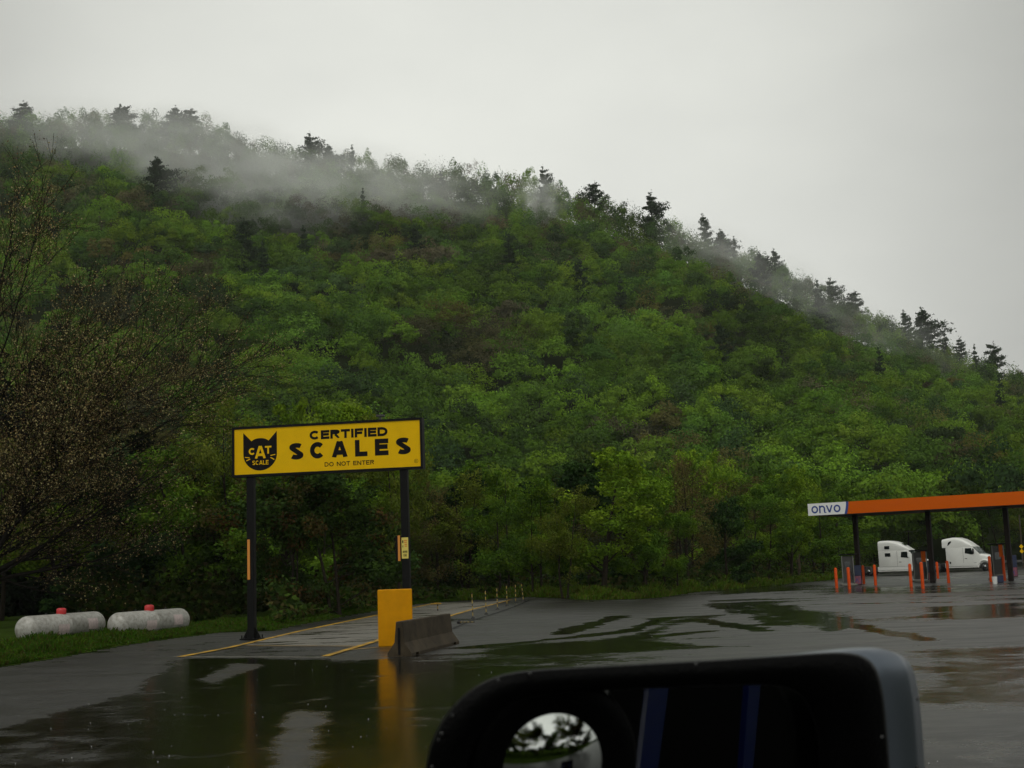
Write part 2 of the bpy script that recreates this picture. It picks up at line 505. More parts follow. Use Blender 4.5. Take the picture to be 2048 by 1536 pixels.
def wet_material():
    m = bpy.data.materials.new('wet_asphalt')
    m.use_nodes = True
    t = m.node_tree
    b = t.nodes['Principled BSDF']
    tcn = t.nodes.new('ShaderNodeTexCoord')
    at = t.nodes.new('ShaderNodeAttribute')
    at.attribute_name = 'wet'
    def noise(scale, detail, stretch=None, rough=0.6):
        n = t.nodes.new('ShaderNodeTexNoise')
        n.inputs['Scale'].default_value = scale
        n.inputs['Detail'].default_value = detail
        n.inputs['Roughness'].default_value = rough
        if stretch:
            mp_ = t.nodes.new('ShaderNodeMapping')
            mp_.inputs['Scale'].default_value = stretch
            t.links.new(tcn.outputs['Object'], mp_.inputs[0])
            t.links.new(mp_.outputs[0], n.inputs['Vector'])
        else:
            t.links.new(tcn.outputs['Object'], n.inputs['Vector'])
        return n
    n1 = noise(1.3, 7, None, 0.7)
    n2 = noise(0.3, 6, (0.7, 1.0, 1), 0.7)
    def math_(op, a, c, clamp=False):
        x = t.nodes.new('ShaderNodeMath')
        x.operation = op
        x.use_clamp = clamp
        for i, v in enumerate((a, c)):
            if hasattr(v, 'links'): t.links.new(v, x.inputs[i])
            else: x.inputs[i].default_value = v
        return x.outputs[0]
    s1 = math_('MULTIPLY', math_('SUBTRACT', n1.outputs['Fac'], 0.5), 1.5)
    s2 = math_('MULTIPLY', math_('SUBTRACT', n2.outputs['Fac'], 0.5), 1.8)
    tot = math_('ADD', math_('ADD', at.outputs['Fac'], s1), s2)
    ramp = t.nodes.new('ShaderNodeMapRange')
    ramp.interpolation_type = 'SMOOTHSTEP'
    ramp.inputs['From Min'].default_value = -0.32
    ramp.inputs['From Max'].default_value = 0.30
    t.links.new(tot, ramp.inputs['Value'])
    k = ramp.outputs[0]
    # colour: damp asphalt, darker under standing water, with fine aggregate and stains
    na = noise(28, 4, None, 0.7)
    ca = t.nodes.new('ShaderNodeValToRGB')
    ca.color_ramp.elements[0].position = 0.35
    ca.color_ramp.elements[0].color = (0.010, 0.0095, 0.008, 1)
    ca.color_ramp.elements[1].position = 0.72
    ca.color_ramp.elements[1].color = (0.040, 0.038, 0.032, 1)
    t.links.new(na.outputs['Fac'], ca.inputs[0])
    nb = noise(0.5, 6, (1, 0.5, 1), 0.65)
    cb = t.nodes.new('ShaderNodeMapRange')
    cb.inputs['From Min'].default_value = 0.3
    cb.inputs['From Max'].default_value = 0.7
    cb.inputs['To Min'].default_value = 0.7
    cb.inputs['To Max'].default_value = 1.25
    t.links.new(nb.outputs['Fac'], cb.inputs['Value'])
    vm = t.nodes.new('ShaderNodeVectorMath')
    vm.operation = 'SCALE'
    t.links.new(ca.outputs[0], vm.inputs[0])
    t.links.new(cb.outputs[0], vm.inputs['Scale'])
    mxc = t.nodes.new('ShaderNodeMix')
    mxc.data_type = 'RGBA'
    t.links.new(k, mxc.inputs[0])
    t.links.new(vm.outputs[0], mxc.inputs[6])
    mxc.inputs[7].default_value = (0.006, 0.0055, 0.003, 1)
    t.links.new(mxc.outputs[2], b.inputs['Base Color'])
    rr = t.nodes.new('ShaderNodeMapRange')
    rr.inputs['To Min'].default_value = 0.42
    rr.inputs['To Max'].default_value = 0.12
    t.links.new(k, rr.inputs['Value'])
    n5 = noise(0.9, 6, (0.35, 1.0, 1), 0.7)
    rv = t.nodes.new('ShaderNodeMapRange')
    rv.inputs['From Min'].default_value = 0.3
    rv.inputs['From Max'].default_value = 0.7
    rv.inputs['To Min'].default_value = 0.62
    rv.inputs['To Max'].default_value = 1.2
    t.links.new(n5.outputs['Fac'], rv.inputs['Value'])
    t.links.new(math_('MULTIPLY', rr.outputs[0], rv.outputs[0]), b.inputs['Roughness'])
    b.inputs['IOR'].default_value = 1.31
    # bump: aggregate on the damp parts, faint rain dimples on the water
    nr = noise(22, 3)
    h1 = math_('MULTIPLY', na.outputs['Fac'], math_('SUBTRACT', 1.0, k))
    h2 = math_('MULTIPLY', nr.outputs['Fac'], 0.5)
    h = math_('ADD', h1, h2)
    bp = t.nodes.new('ShaderNodeBump')
    bp.inputs['Strength'].default_value = 0.35
    bp.inputs['Distance'].default_value = 0.012
    t.links.new(h, bp.inputs['Height'])
    t.links.new(bp.outputs[0], b.inputs['Normal'])
    return m
M['asphalt'] = wet_material()
tag(sub_mesh('parking_lot', V, Q[cin], M['asphalt'], wet), 'wet grey asphalt of the truck stop lot with standing water', None, kind='structure')
M['verge'] = mat('short_grass_ground', (0.034, 0.062, 0.008), 1.0, spec=0.0, noise=0.55, nscale=1.1, dark=(0.022, 0.030, 0.008))
near = (V[Q[:, 0], 1] < 60) | (V[Q[:, 0], 0] > -40)
tag(sub_mesh('verge', V, Q[~cin], M['verge'], dz=0.01), 'grass ground along the lot edge', None, kind='structure')
# wide ground sheet under everything
mb = MB()
mb.add([(-690, -75, -0.9), (690, -75, -0.9), (690, 880, -0.9), (-690, 880, -0.9)], [(0, 1, 2, 3)])
tag(mb.build('ground', M['forest_floor']), 'dark earth under the woods', None, kind='structure')

# ------------------------------------------------------------------ hill
SKY_PX = [(-700, 190), (-200, 208), (0, 226), (100, 232), (200, 232), (300, 238), (400, 246), (470, 266), (540, 288), (600, 296), (700, 312), (800, 329),
          (900, 338), (1000, 350), (1050, 356), (1100, 366), (1150, 382), (1200, 400), (1250, 420), (1300, 443), (1350, 455), (1400, 478), (1500, 516),
          (1560, 536), (1620, 570), (1680, 604), (1740, 626), (1800, 656), (1850, 684), (1900, 708), (1950, 728), (2000, 748), (2048, 762), (2200, 815), (2700, 940)]
YF, YR = 195.0, 540.0
_s = [PY(x, y, YR) for x, y in SKY_PX]
skU = np.array([p.x / p.y for p in _s])
skZ = np.array([p.z for p in _s])
CANOPY = 14.0

def hill_z(X, Y):
    U = X / np.maximum(Y, 1)
    rz_ = np.interp(U, skU, skZ) - CANOPY
    t = (Y - YF) / (YR - YF)
    up = np.clip(t, 0, 1)
    z = rz_ * (0.86 * up + 0.14 * up * up)
    und = 5.5 * snoise(X, Y, 95, 21, 2) + 2.5 * snoise(X, Y, 38, 22, 2)
    z = z + und * np.clip(t * 3, 0, 1) * np.clip((1.02 - t) * 4, 0, 1)
    z = np.where(t > 1, rz_ * (1 - 0.35 * (t - 1)) - 30 * np.clip(t - 1, 0, 1), z)
    z = np.where(t <= 0, -0.6, z)
    return z

hx = np.linspace(-650, 650, 200)
hy = np.linspace(150, 860, 120)
HX, HY = np.meshgrid(hx, hy)
HZ = hill_z(HX, HY)
hv = np.stack([HX, HY, HZ], -1).reshape(-1, 3)
hid = np.arange(200 * 120).reshape(120, 200)
hq = np.stack([hid[:-1, :-1], hid[:-1, 1:], hid[1:, 1:], hid[1:, :-1]], -1).reshape(-1, 4)
tag(mesh_obj('hill', np_mesh('hill', hv, hq, M['forest_floor'], smooth=True)), 'steep wooded hill', None, kind='structure')

# ------------------------------------------------------------------ hillside wood
GREENS = np.array([(0.070, 0.122, 0.011), (0.080, 0.130, 0.012), (0.056, 0.106, 0.012), (0.040, 0.076, 0.012), (0.10, 0.132, 0.016),
                   (0.070, 0.068, 0.020), (0.062, 0.058, 0.028), (0.026, 0.046, 0.014)])

def crown_template(seed, n, kind=0):
    g = np.random.default_rng(seed)
    nl = g.integers(9, 15)
    P, N = [], []
    per = n // nl
    for i in range(nl):
        a = g.uniform(0, 6.28)
        e = math.asin(g.uniform(-0.15, 1.0))
        rr = g.uniform(0.55, 0.8)
        c = np.array([math.cos(a) * math.cos(e) * rr, math.sin(a) * math.cos(e) * rr, math.sin(e) * rr])
        r_ = g.uniform(0.24, 0.46)
        d = g.normal(size=(per, 3))
        d[:, 2] = np.abs(d[:, 2]) * 0.9 + d[:, 2] * 0.35
        d /= np.linalg.norm(d, axis=1)[:, None]
        q = g.uniform(0.72, 1.08, (per, 1))
        if kind == 1: q = g.uniform(0.3, 1.15, (per, 1))
        P.append(c + d * r_ * q)
        N.append(d)
    return np.concatenate(P), np.concatenate(N)

def wood():
    pts = []
    Y = YF - 26
    row = 0
    g = np.random.default_rng(5)
    while Y < YR + 26:
        sp = 7.7
        xw = 0.47 * Y + 12
        xs = np.arange(-xw, xw, sp) + (row % 2) * sp / 2
        for x in xs:
            pts.append((x + g.uniform(-2.4, 2.4), Y + g.uniform(-2.4, 2.4)))
        Y += sp * 0.86
        row += 1
    P = np.array(pts)
    tz = hill_z(P[:, 0], P[:, 1])
    n_t = len(P)
    sp_noise = snoise(P[:, 0], P[:, 1], 60, 31, 2)
    sp2 = snoise(P[:, 0], P[:, 1], 26, 32, 2)
    cl = snoise(P[:, 0], P[:, 1], 75, 33, 2)
    t = (P[:, 1] - YF) / (YR - YF)
    temps = [crown_template(100 + i, 1500, 0) for i in range(14)] + [crown_template(200 + i, 800, 1) for i in range(5)]
    Cs, Ns, Ss, Ts = [], [], [], []
    for i in range(n_t):
        x, y = P[i]
        u = g.random()
        if sp_noise[i] + g.normal() * 0.32 > 0.78: k = 5 + (g.random() < 0.5)
        elif sp2[i] + g.normal() * 0.3 < -0.5: k = 3 if u < 0.5 else 7
        else:
            k = [0, 1, 2, 0, 2, 3][g.integers(0, 6)]
        if t[i] > 0.55 and g.random() < 0.35: k = [6, 3, 7][g.integers(0, 3)]
        kind = 1 if k in (5, 6) and g.random() < 0.6 else 0
        T, N = temps[14 + g.integers(0, 5)] if kind else temps[g.integers(0, 14)]
        frac = 1.0 if y < 320 else (0.75 if y < 430 else 0.55)
        m_ = g.random(len(T)) < frac
        T, N = T[m_], N[m_]
        r_ = g.uniform(4.2, 6.9) * (1.0 if g.random() > 0.12 else 1.3)
        hh = r_ * g.uniform(0.95, 1.25) * (1.9 if y > YR - 70 else 1.0)
        a = g.uniform(0, 6.28)
        ca, sa = math.cos(a), math.sin(a)
        q = np.empty_like(T)
        q[:, 0] = (T[:, 0] * ca - T[:, 1] * sa) * r_
        q[:, 1] = (T[:, 0] * sa + T[:, 1] * ca) * r_
        q[:, 2] = T[:, 2] * hh
        nn = np.empty_like(N)
        nn[:, 0] = N[:, 0] * ca - N[:, 1] * sa
        nn[:, 1] = N[:, 0] * sa + N[:, 1] * ca
        nn[:, 2] = N[:, 2]
        top = CANOPY + g.uniform(-3.5, 3.5) + (3.6 if y > 490 else 0)
        q += np.array([x, y, tz[i] + top - hh])
        col = GREENS[k] * (1.12 + 0.38 * cl[i]) * g.uniform(0.8, 1.2) * np.array([g.uniform(0.9, 1.1), 1.0, g.uniform(0.85, 1.15)])
        Cs.append(q); Ns.append(nn)
        Ss.append(np.full(len(q), (0.27 if kind == 0 else 0.21) * (1.0 if y < 320 else 1.15)))
        Ts.append(col[None, :] * g.uniform(0.86, 1.14, (len(q), 1)))
    C, N, S, T = map(np.concatenate, (Cs, Ns, Ss, Ts))
    Vv, F = cards(C, N, S, 0.6, 0.38, g)
    me = np_mesh('hillside_woods', Vv, F, M['leaf'], T)
    o = mesh_obj('hillside_woods', me)
    tag(o, 'dense spring green wood covering the whole hillside', 'woods', kind='stuff')
    return len(F)
nw = wood()
print('WOOD', nw)

# ------------------------------------------------------------------ tree builders
def limb_path(p0, dirv, length, g, segs=4, droop=0.0, wob=0.12):
    pts = [Vector(p0)]
    d = Vector(dirv).normalized()
    for i in range(segs):
        d = (d + Vector((g.normal() * wob, g.normal() * wob, g.normal() * wob * 0.6 - droop))).normalized()
        pts.append(pts[-1] + d * (length / segs))
    return pts

def broadleaf(seed, h, r_, cb, nleaf, size, palette, airy=0.5, multi=1, lean=0.0):
    """returns (trunk mesh, crown mesh) in metres, base at the origin"""
    g = np.random.default_rng(seed)
    tb = MB()
    ends = []
    for s_ in range(multi):
        off = Vector((g.normal() * 0.35 * (multi > 1), g.normal() * 0.35 * (multi > 1), 0))
        n = 9
        tp = [off + Vector((0, 0, -0.3))]
        d = Vector((g.normal() * 0.05 + lean + off.x * 0.12, g.normal() * 0.05 + off.y * 0.12, 1)).normalized()
        hh = h * g.uniform(0.82, 0.97)
        for i in range(n):
            d = (d + Vector((g.normal() * 0.05, g.normal() * 0.05, 0.04))).normalized()
            tp.append(tp[-1] + d * (hh / n))
        tr = 0.016 * h / (1 + 0.4 * (multi - 1))
        tb.tube(tp, [tr * (1.25 if i == 0 else 1 - 0.88 * i / n) for i in range(n + 1)], 7)
        nl = int(14 / multi ** 0.5)
        for k in range(nl):
            f = g.uniform(cb, 0.97)
            ii = f * n
            i0 = min(int(ii), n - 1)
            p = tp[i0].lerp(tp[i0 + 1], ii - i0)
            az = k * 2.4 + g.uniform(-0.5, 0.5)
            rel = (f - cb) / (1 - cb)
            prof = math.sin(math.pi * min(0.95, 0.25 + 0.72 * rel)) ** 0.7
            ln = r_ * prof * g.uniform(0.75, 1.15)
            up = g.uniform(0.25, 0.9) + rel * 0.5
            pts = limb_path(p, (math.cos(az), math.sin(az), up), ln * 1.1, g, 4, 0.0)
            rr = tr * 0.42 * (1.1 - f)
            tb.tube(pts, [max(0.012, rr * (1 - 0.8 * q / 4)) for q in range(5)], 5, caps=False)
            ends += [(pts[2], ln * 0.28), (pts[3], ln * 0.26), (pts[4], ln * 0.22)]
            for b in range(3):
                q = pts[g.integers(1, 4)]
                a2 = az + g.uniform(-1.3, 1.3)
                p2 = limb_path(q, (math.cos(a2), math.sin(a2), g.uniform(0.1, 0.9)), ln * 0.5, g, 3)
                tb.tube(p2, [max(0.01, rr * 0.5), 0.012, 0.01, 0.008], 4, caps=False)
                ends += [(p2[3], ln * 0.2), (p2[2], ln * 0.2)]
        ends += [(tp[-1], r_ * 0.22), (tp[-2], r_ * 0.25)]
    ne = len(ends)
    cen = np.array([list(e[0]) for e in ends])
    rad = np.array([max(0.3, e[1]) for e in ends])
    wgt = rad ** 1.6
    wgt /= wgt.sum()
    idx = g.choice(ne, nleaf, p=wgt)
    d = g.normal(size=(nleaf, 3))
    d /= np.linalg.norm(d, axis=1)[:, None]
    q = g.uniform(0.15, 1.0, (nleaf, 1)) ** airy
    C = cen[idx] + d * q * rad[idx][:, None] * np.array([1.1, 1.1, 0.85])
    C[:, 2] = np.maximum(C[:, 2], 0.25)
    ctint = np.array(palette)[g.integers(0, len(palette), ne)][idx]
    ctint = ctint * g.uniform(0.7, 1.3, (nleaf, 1))
    Nn = d + np.array([0, 0, 0.4])
    Vv, F = cards(C, Nn, size, 0.55, 0.7, g)
    return tb, np_mesh('crown', Vv, F, M['leaf'], ctint)

def mesh_from(tb, name, m):
    o = tb.build(name, m)
    me = o.data
    bpy.data.objects.remove(o)
    return me

def conifer(seed, h, r_, cb=0.25, tiers=16, dens=34, size=0.5, lop=0.0, flat=0.5, pal=((0.026, 0.044, 0.022), (0.032, 0.052, 0.024))):
    g = np.random.default_rng(seed)
    tb = MB()
    n = 8
    tp = [Vector((0, 0, -1.5))]
    for i in range(n):
        tp.append(tp[-1] + Vector((g.normal() * 0.012 * h, g.normal() * 0.012 * h, (h + 1.5) / n)))
    tr = 0.018 * h
    tb.tube(tp, [tr * (1 - 0.9 * i / n) for i in range(n + 1)], 7)
    C, N = [], []
    for k in range(tiers):
        f = cb + (1 - cb) * (k + g.uniform(-0.3, 0.3)) / tiers
        f = min(max(f, cb), 0.99)
        ii = f * n
        i0 = min(int(ii), n - 1)
        p = tp[i0].lerp(tp[i0 + 1], ii - i0)
        rel = (f - cb) / (1 - cb)
        for b in range(g.integers(3, 6)):
            az = g.uniform(0, 6.28)
            ln = r_ * ((1 - rel) * (1 - flat) + flat * math.sin(math.pi * (0.35 + 0.6 * rel))) * g.uniform(0.45, 1.25)
            ln *= 1 + lop * math.cos(az)
            if ln < 0.3: ln = 0.3
            pts = limb_path(p, (math.cos(az), math.sin(az), 0.12 + 0.35 * rel), ln, g, 3, 0.0, 0.08)
            tb.tube(pts, [0.07, 0.05, 0.03, 0.02], 4, caps=False)
            m_ = int(dens * ln / r_ + 8)
            s_ = g.uniform(0.25, 1.05, m_)
            a = np.array([list(pts[0].lerp(pts[-1], float(x))) for x in s_])
            sp = 0.10 * ln + 0.22
            a += g.normal(size=(m_, 3)) * np.array([sp, sp, sp * 0.38])
            C.append(a)
            N.append(np.tile([0, 0, 1.0], (m_, 1)))
    C.append(np.array([list(tp[-1])]) + g.normal(size=(20, 3)) * np.array([0.3, 0.3, 0.5]))
    N.append(np.tile([0, 0, 1.0], (20, 1)))
    C, N = np.concatenate(C), np.concatenate(N)
    Vv, F = cards(C, N, size, 0.45, 0.8, g)
    col = np.array(pal)[g.integers(0, len(pal), len(C))] * g.uniform(0.7, 1.3, (len(C), 1))
    return tb, np_mesh('crown', Vv, F, M['needle'], col)

def plant_tree(name, trunk_me, crown_me, loc, sx, sz, rz, label, cat, group):
    t_ = empty(name, loc, rz, label, cat, group)
    t_.scale = (sx, sx, sz)
    a = mesh_obj('trunk', trunk_me, t_)
    b = mesh_obj('crown', crown_me, t_)
    return t_

# palettes
P_LIME = [(0.115, 0.185, 0.012), (0.135, 0.200, 0.016), (0.085, 0.15, 0.012)]
P_GREEN = [(0.065, 0.125, 0.012), (0.085, 0.145, 0.012), (0.050, 0.10, 0.012)]
P_DARK = [(0.016, 0.034, 0.010), (0.022, 0.045, 0.010), (0.012, 0.026, 0.008)]
P_RUST = [(0.022, 0.042, 0.010), (0.030, 0.052, 0.010), (0.062, 0.036, 0.012), (0.022, 0.040, 0.010), (0.028, 0.050, 0.010), (0.050, 0.044, 0.014)]
P_BROWN = [(0.068, 0.060, 0.018), (0.055, 0.066, 0.016), (0.080, 0.064, 0.022)]
P_OLIVE = [(0.090, 0.118, 0.014), (0.105, 0.125, 0.018), (0.075, 0.105, 0.012)]

KINDS = {}
def kind(key, seeds, *a, **k):
    KINDS[key] = []
    for s_ in seeds:
        tb, cm = broadleaf(s_, *a, **k)
        KINDS[key].append((mesh_from(tb, 'trunk', M['bark']), cm))
# h, radius, crown base, leaves, leaf size, palette
kind('lime', (1, 2, 3), 11, 3.4, 0.18, 14000, 0.105, P_LIME)
kind('green', (4, 5, 6, 7), 11, 3.3, 0.14, 13000, 0.105, P_GREEN, multi=2)
kind('dark', (8, 9), 10, 3.3, 0.05, 9000, 0.15, P_DARK)
kind('rust', (10,), 10, 4.4, 0.04, 15000, 0.14, P_RUST, multi=2)
kind('brown', (12, 13), 11, 3.0, 0.16, 7000, 0.085, P_BROWN, multi=2)
kind('olive', (14, 15), 11, 3.3, 0.14, 10000, 0.095, P_OLIVE, multi=2)

gk = np.random.default_rng(77)
def tree_at(bx, by, topy, wpx, kd, label, cat='tree', group=None, idx=None):
    p = G(bx, by)
    topz = PY(bx, topy, p.y).z
    H = topz - p.z
    base_h = {'lime': 11, 'green': 11, 'dark': 10, 'rust': 10, 'brown': 11, 'olive': 11}[kd]
    base_r = {'lime': 3.4, 'green': 3.3, 'dark': 3.3, 'rust': 4.4, 'brown': 3.0, 'olive': 3.3}[kd]
    wm = wpx * p.y / FPX / 2
    lst = KINDS[kd]
    tm, cm = lst[(idx if idx is not None else int(gk.integers(0, 99))) % len(lst)]
    nm = {'lime': 'leafy_tree', 'green': 'leafy_tree', 'dark': 'dark_leafy_tree', 'rust': 'bushy_tree', 'brown': 'budding_tree', 'olive': 'leafy_tree'}[kd]
    return plant_tree(nm, tm, cm, (p.x, p.y, p.z - 0.05), wm / base_r, H / base_h, gk.uniform(0, 6.28), label, cat, group)

EDGE = 'trees along the edge of the lot'
front = [
    (455, 1222, 760, 190, 'olive', 'olive green tree rising behind the left end of the yellow sign'),
    (545, 1215, 735, 200, 'lime', 'bright green tree rising above the cat emblem end of the sign'),
    (660, 1214, 770, 220, 'lime', 'bright green tree rising above the middle of the yellow sign'),
    (780, 1212, 800, 170, 'olive', 'olive green tree rising just above the right end of the sign'),
    (690, 1232, 925, 330, 'rust', 'broad dark green bushy tree with rusty tips under the yellow sign'),
    (575, 1236, 960, 200, 'rust', 'dark bushy tree with rusty tips close behind the left sign post'),
    (868, 1200, 935, 120, 'brown', 'pale brown budding tree just right of the right sign post'),
    (940, 1197, 930, 170, 'olive', 'olive green tree behind the far end of the scale'),
    (1015, 1194, 905, 150, 'green', 'mid green tree behind the row of striped marker posts'),
    (1070, 1193, 925, 140, 'green', 'mid green tree just right of the striped marker posts'),
    (1135, 1197, 960, 130, 'olive', 'shorter olive tree left of the tallest tree at the lot edge'),
    (1205, 1196, 862, 260, 'lime', 'tallest bright green tree in the middle of the lot edge'),
    (1290, 1193, 905, 170, 'green', 'round green tree right of the tallest lot edge tree'),
    (1385, 1181, 872, 150, 'brown', 'slender tree with reddish brown top at the lot edge'),
    (1345, 1188, 990, 120, 'green', 'low green tree in front of the reddish brown one'),
    (1455, 1176, 985, 130, 'dark', 'dark dense tree left of the canopy, overgrown with vines'),
    (1520, 1169, 940, 150, 'green', 'green tree between the dark vine-covered tree and the canopy'),
    (1582, 1165, 908, 140, 'lime', 'bright lime tree nearest the white end of the canopy'),
    (1650, 1159, 965, 150, 'green', 'green tree behind the white end of the canopy'),
    (1720, 1140, 925, 170, 'green', 'green tree behind the first canopy column'),
    (1800, 1128, 885, 190, 'green', 'large green tree above the left truck'),
    (1885, 1121, 895, 190, 'lime', 'large light green tree above the canopy between the trucks'),
    (1965, 1117, 940, 150, 'olive', 'olive tree above the right truck'),
    (2035, 1113, 905, 180, 'green', 'green tree at the far right of the canopy'),
    (2110, 1110, 900, 180, 'green', 'green tree past the right end of the frame'),
]
for a in front:
    tree_at(*a, group=EDGE)
# a looser second row that fills the wood behind
SECOND = 'trees of the second row behind the lot edge'
xs = np.arange(-120, 2200, 62)
for i, x in enumerate(xs):
    u = ray(x, 1150)
    lim = float(lot_limit(np.array([u.x / u.y]))[0])
    Y = min(max(lim, 60) + gk.uniform(12, 34), 178)
    X = u.x / u.y * Y
    k = ['green', 'olive', 'green', 'lime', 'dark', 'brown', 'green'][int(gk.integers(0, 7))]
    lst = KINDS[k]
    tm, cm = lst[int(gk.integers(0, 99)) % len(lst)]
    hscale = gk.uniform(0.75, 1.05) * (1.0 if Y < 110 else 1.2)
    col = {'green': 'green', 'olive': 'olive', 'lime': 'bright green', 'dark': 'dark green', 'brown': 'brownish'}[k]
    plant_tree({'dark': 'dark_leafy_tree', 'brown': 'budding_tree'}.get(k, 'leafy_tree'), tm, cm, (X, Y, -0.3), gk.uniform(0.95, 1.3), hscale, gk.uniform(0, 6.28),
               col + ' tree half hidden in the second row behind the lot edge trees', 'tree', SECOND + ', ' + col)

# dark hemlocks on the left behind the tanks
pal_h = ((0.005, 0.010, 0.004), (0.008, 0.016, 0.005), (0.005, 0.009, 0.004))  # near-black needles: shade of the left thicket is put into their colour
HEM = []
for s_ in (41, 42):
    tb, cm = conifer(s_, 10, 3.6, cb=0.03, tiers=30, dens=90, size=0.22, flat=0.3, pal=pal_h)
    HEM.append((mesh_from(tb, 'trunk', M['bark_dark']), cm))
for bx, by, ty, wpx, lab in [(-60, 1240, 640, 330, 'dark evergreen at the far left edge behind the first gas tank'),
                             (70, 1236, 720, 300, 'dark evergreen behind the left gas tank'),
                             (190, 1230, 790, 290, 'dark evergreen between the two gas tanks'),
                             (300, 1226, 860, 260, 'dark evergreen behind the right gas tank'),
                             (395, 1226, 940, 230, 'dark evergreen right of the right gas tank'),
                             (480, 1224, 1000, 180, 'low dark evergreen left of the sign post')]:
    p = G(bx, by)
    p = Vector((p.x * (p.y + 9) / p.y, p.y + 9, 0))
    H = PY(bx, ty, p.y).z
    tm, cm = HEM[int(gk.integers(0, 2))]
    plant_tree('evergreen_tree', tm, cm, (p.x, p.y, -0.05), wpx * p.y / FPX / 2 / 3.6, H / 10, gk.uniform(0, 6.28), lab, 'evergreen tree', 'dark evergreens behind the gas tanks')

# ------------------------------------------------------------------ pines on the hill and skyline
PINES = []
for s_, kw in ((51, dict(cb=0.35, tiers=9, flat=0.9, lop=0.25, dens=150)), (52, dict(cb=0.3, tiers=12, flat=0.6, dens=130)), (53, dict(cb=0.1, tiers=18, flat=0.1, dens=110)),
               (54, dict(cb=0.4, tiers=8, flat=1.0, lop=-0.35, dens=150)), (55, dict(cb=0.45, tiers=9, flat=0.8, lop=0.5, dens=130))):
    tb, cm = conifer(s_, 20, 5.4, size=0.42, **kw)
    PINES.append((mesh_from(tb, 'trunk', M['bark_dark']), cm))

def hill_hit(px, py):
    r_ = ray(px, py)
    lastY = None
    for Y in np.arange(YF + 4, YR + 4, 1.5):
        z = CAM.z + r_.z * Y / r_.y
        X = r_.x * Y / r_.y
        if z < float(hill_z(np.array(X), np.array(Y))) + CANOPY - 2:
            return X, Y
    return r_.x * YR / r_.y, YR

sky_pines = [ # top x, top y, width px, variant, words
    (48, 206, 70, 1, 'broad pine at the far left end of the misty ridge'),
    (243, 211, 60, 0, 'ragged pine in mist left of the double pine on the ridge'),
    (352, 216, 62, 1, 'left of the two close pines fading in mist on the ridge'),
    (380, 220, 60, 3, 'right of the two close pines fading in mist on the ridge'),
    (622, 270, 58, 0, 'pine on the ridge above the middle of the left mist'),
    (652, 292, 44, 4, 'lower pine leaning right beside a ridge pine'),
    (702, 293, 34, 2, 'small pointed conifer on the ridge left of the bald stretch'),
    (1087, 336, 36, 0, 'small pine on the ridge left of the steep descent'),
    (1188, 367, 52, 3, 'flat topped windswept pine on the descending ridge'),
    (1303, 389, 62, 0, 'clear cut layered pine standing alone on the ridge'),
    (1405, 432, 44, 1, 'rounded pine on the ridge right of the layered pine'),
    (1437, 462, 40, 4, 'pine leaning right below the rounded ridge pine'),
    (1466, 476, 26, 2, 'narrow conifer tip on the ridge'),
    (1546, 500, 40, 1, 'pale misty pine behind the crooked dark pine'),
    (1662, 559, 46, 0, 'pine just right of a tall dark pine on the lower ridge'),
    (1707, 585, 52, 3, 'tall pine with bare stem on the lower ridge'),
    (1806, 624, 44, 1, 'misty pine left of the bushy pine on the lower ridge'),
    (1838, 620, 58, 4, 'bushy pine leaning right on the lower ridge'),
    (1886, 666, 44, 2, 'pine between the bushy pine and the last group'),
    (1918, 677, 44, 1, 'dark pine left of the last flat topped one'),
    (1950, 692, 34, 2, 'small conifer beside the last flat topped pine'),
    (1985, 689, 50, 3, 'flat topped dark pine near the right end of the ridge'),
    (2040, 744, 44, 1, 'pine at the right edge of the frame on the ridge'),
]
hill_pines = [
    (312, 317, 60, 4, 'dark pine leaning right alone in the left mist'),
    (882, 345, 50, 2, 'dark conifer below the ridge in the centre mist'),
    (730, 380, 34, 2, 'slim dark conifer in mist below the centre ridge'),
    (1515, 508, 44, 4, 'crooked dark pine standing in front of the right mist'),
    (1637, 565, 60, 2, 'tall dark pine just below the lower ridge'),
    (1022, 474, 60, 2, 'tallest dark conifer in the middle of the hillside'),
    (610, 455, 56, 2, 'broad dark conifer in the left middle of the hillside'),
    (532, 482, 50, 2, 'dark conifer left of the broad one in the hillside'),
    (492, 440, 70, 1, 'ragged dark pine high in the left hillside'),
    (1435, 648, 66, 1, 'dark drooping pine in the right hillside'),
    (1752, 700, 50, 2, 'dark conifer below the lower ridge on the right'),
    (1990, 756, 46, 2, 'dark conifer near the right edge of the hillside'),
    (1160, 520, 50, 1, 'dark pine right of the tallest hillside conifer'),
    (1240, 560, 50, 2, 'dark conifer in the upper right hillside'),
    (830, 455, 50, 1, 'dim dark pine in the upper middle hillside'),
]
for lst, ridge in ((sky_pines, True), (hill_pines, False)):
    for x, y, wpx, v, lab in lst:
        if ridge:
            r_ = ray(x, y)
            Y = YR - 12
            X = r_.x / r_.y * Y
            zt = CAM.z + r_.z / r_.y * Y
        else:
            X, Y = hill_hit(x, y + wpx * 0.9)
            Y -= 3
            r_ = ray(x, y)
            zt = CAM.z + r_.z / r_.y * Y
        zb = float(hill_z(np.array(X), np.array(Y)))
        H = max(zt - zb, 9)
        tm, cm = PINES[v]
        plant_tree('pine_tree', tm, cm, (X, Y, zb), wpx * Y / FPX / 2 / 4.6, H / 20, {4: 0.0, 0: 0.4, 3: 0.2}.get(v, gk.uniform(0, 6.28)) + gk.uniform(-0.7, 0.7), lab, 'pine tree', 'pines on the ridge' if ridge else 'dark conifers in the hillside')

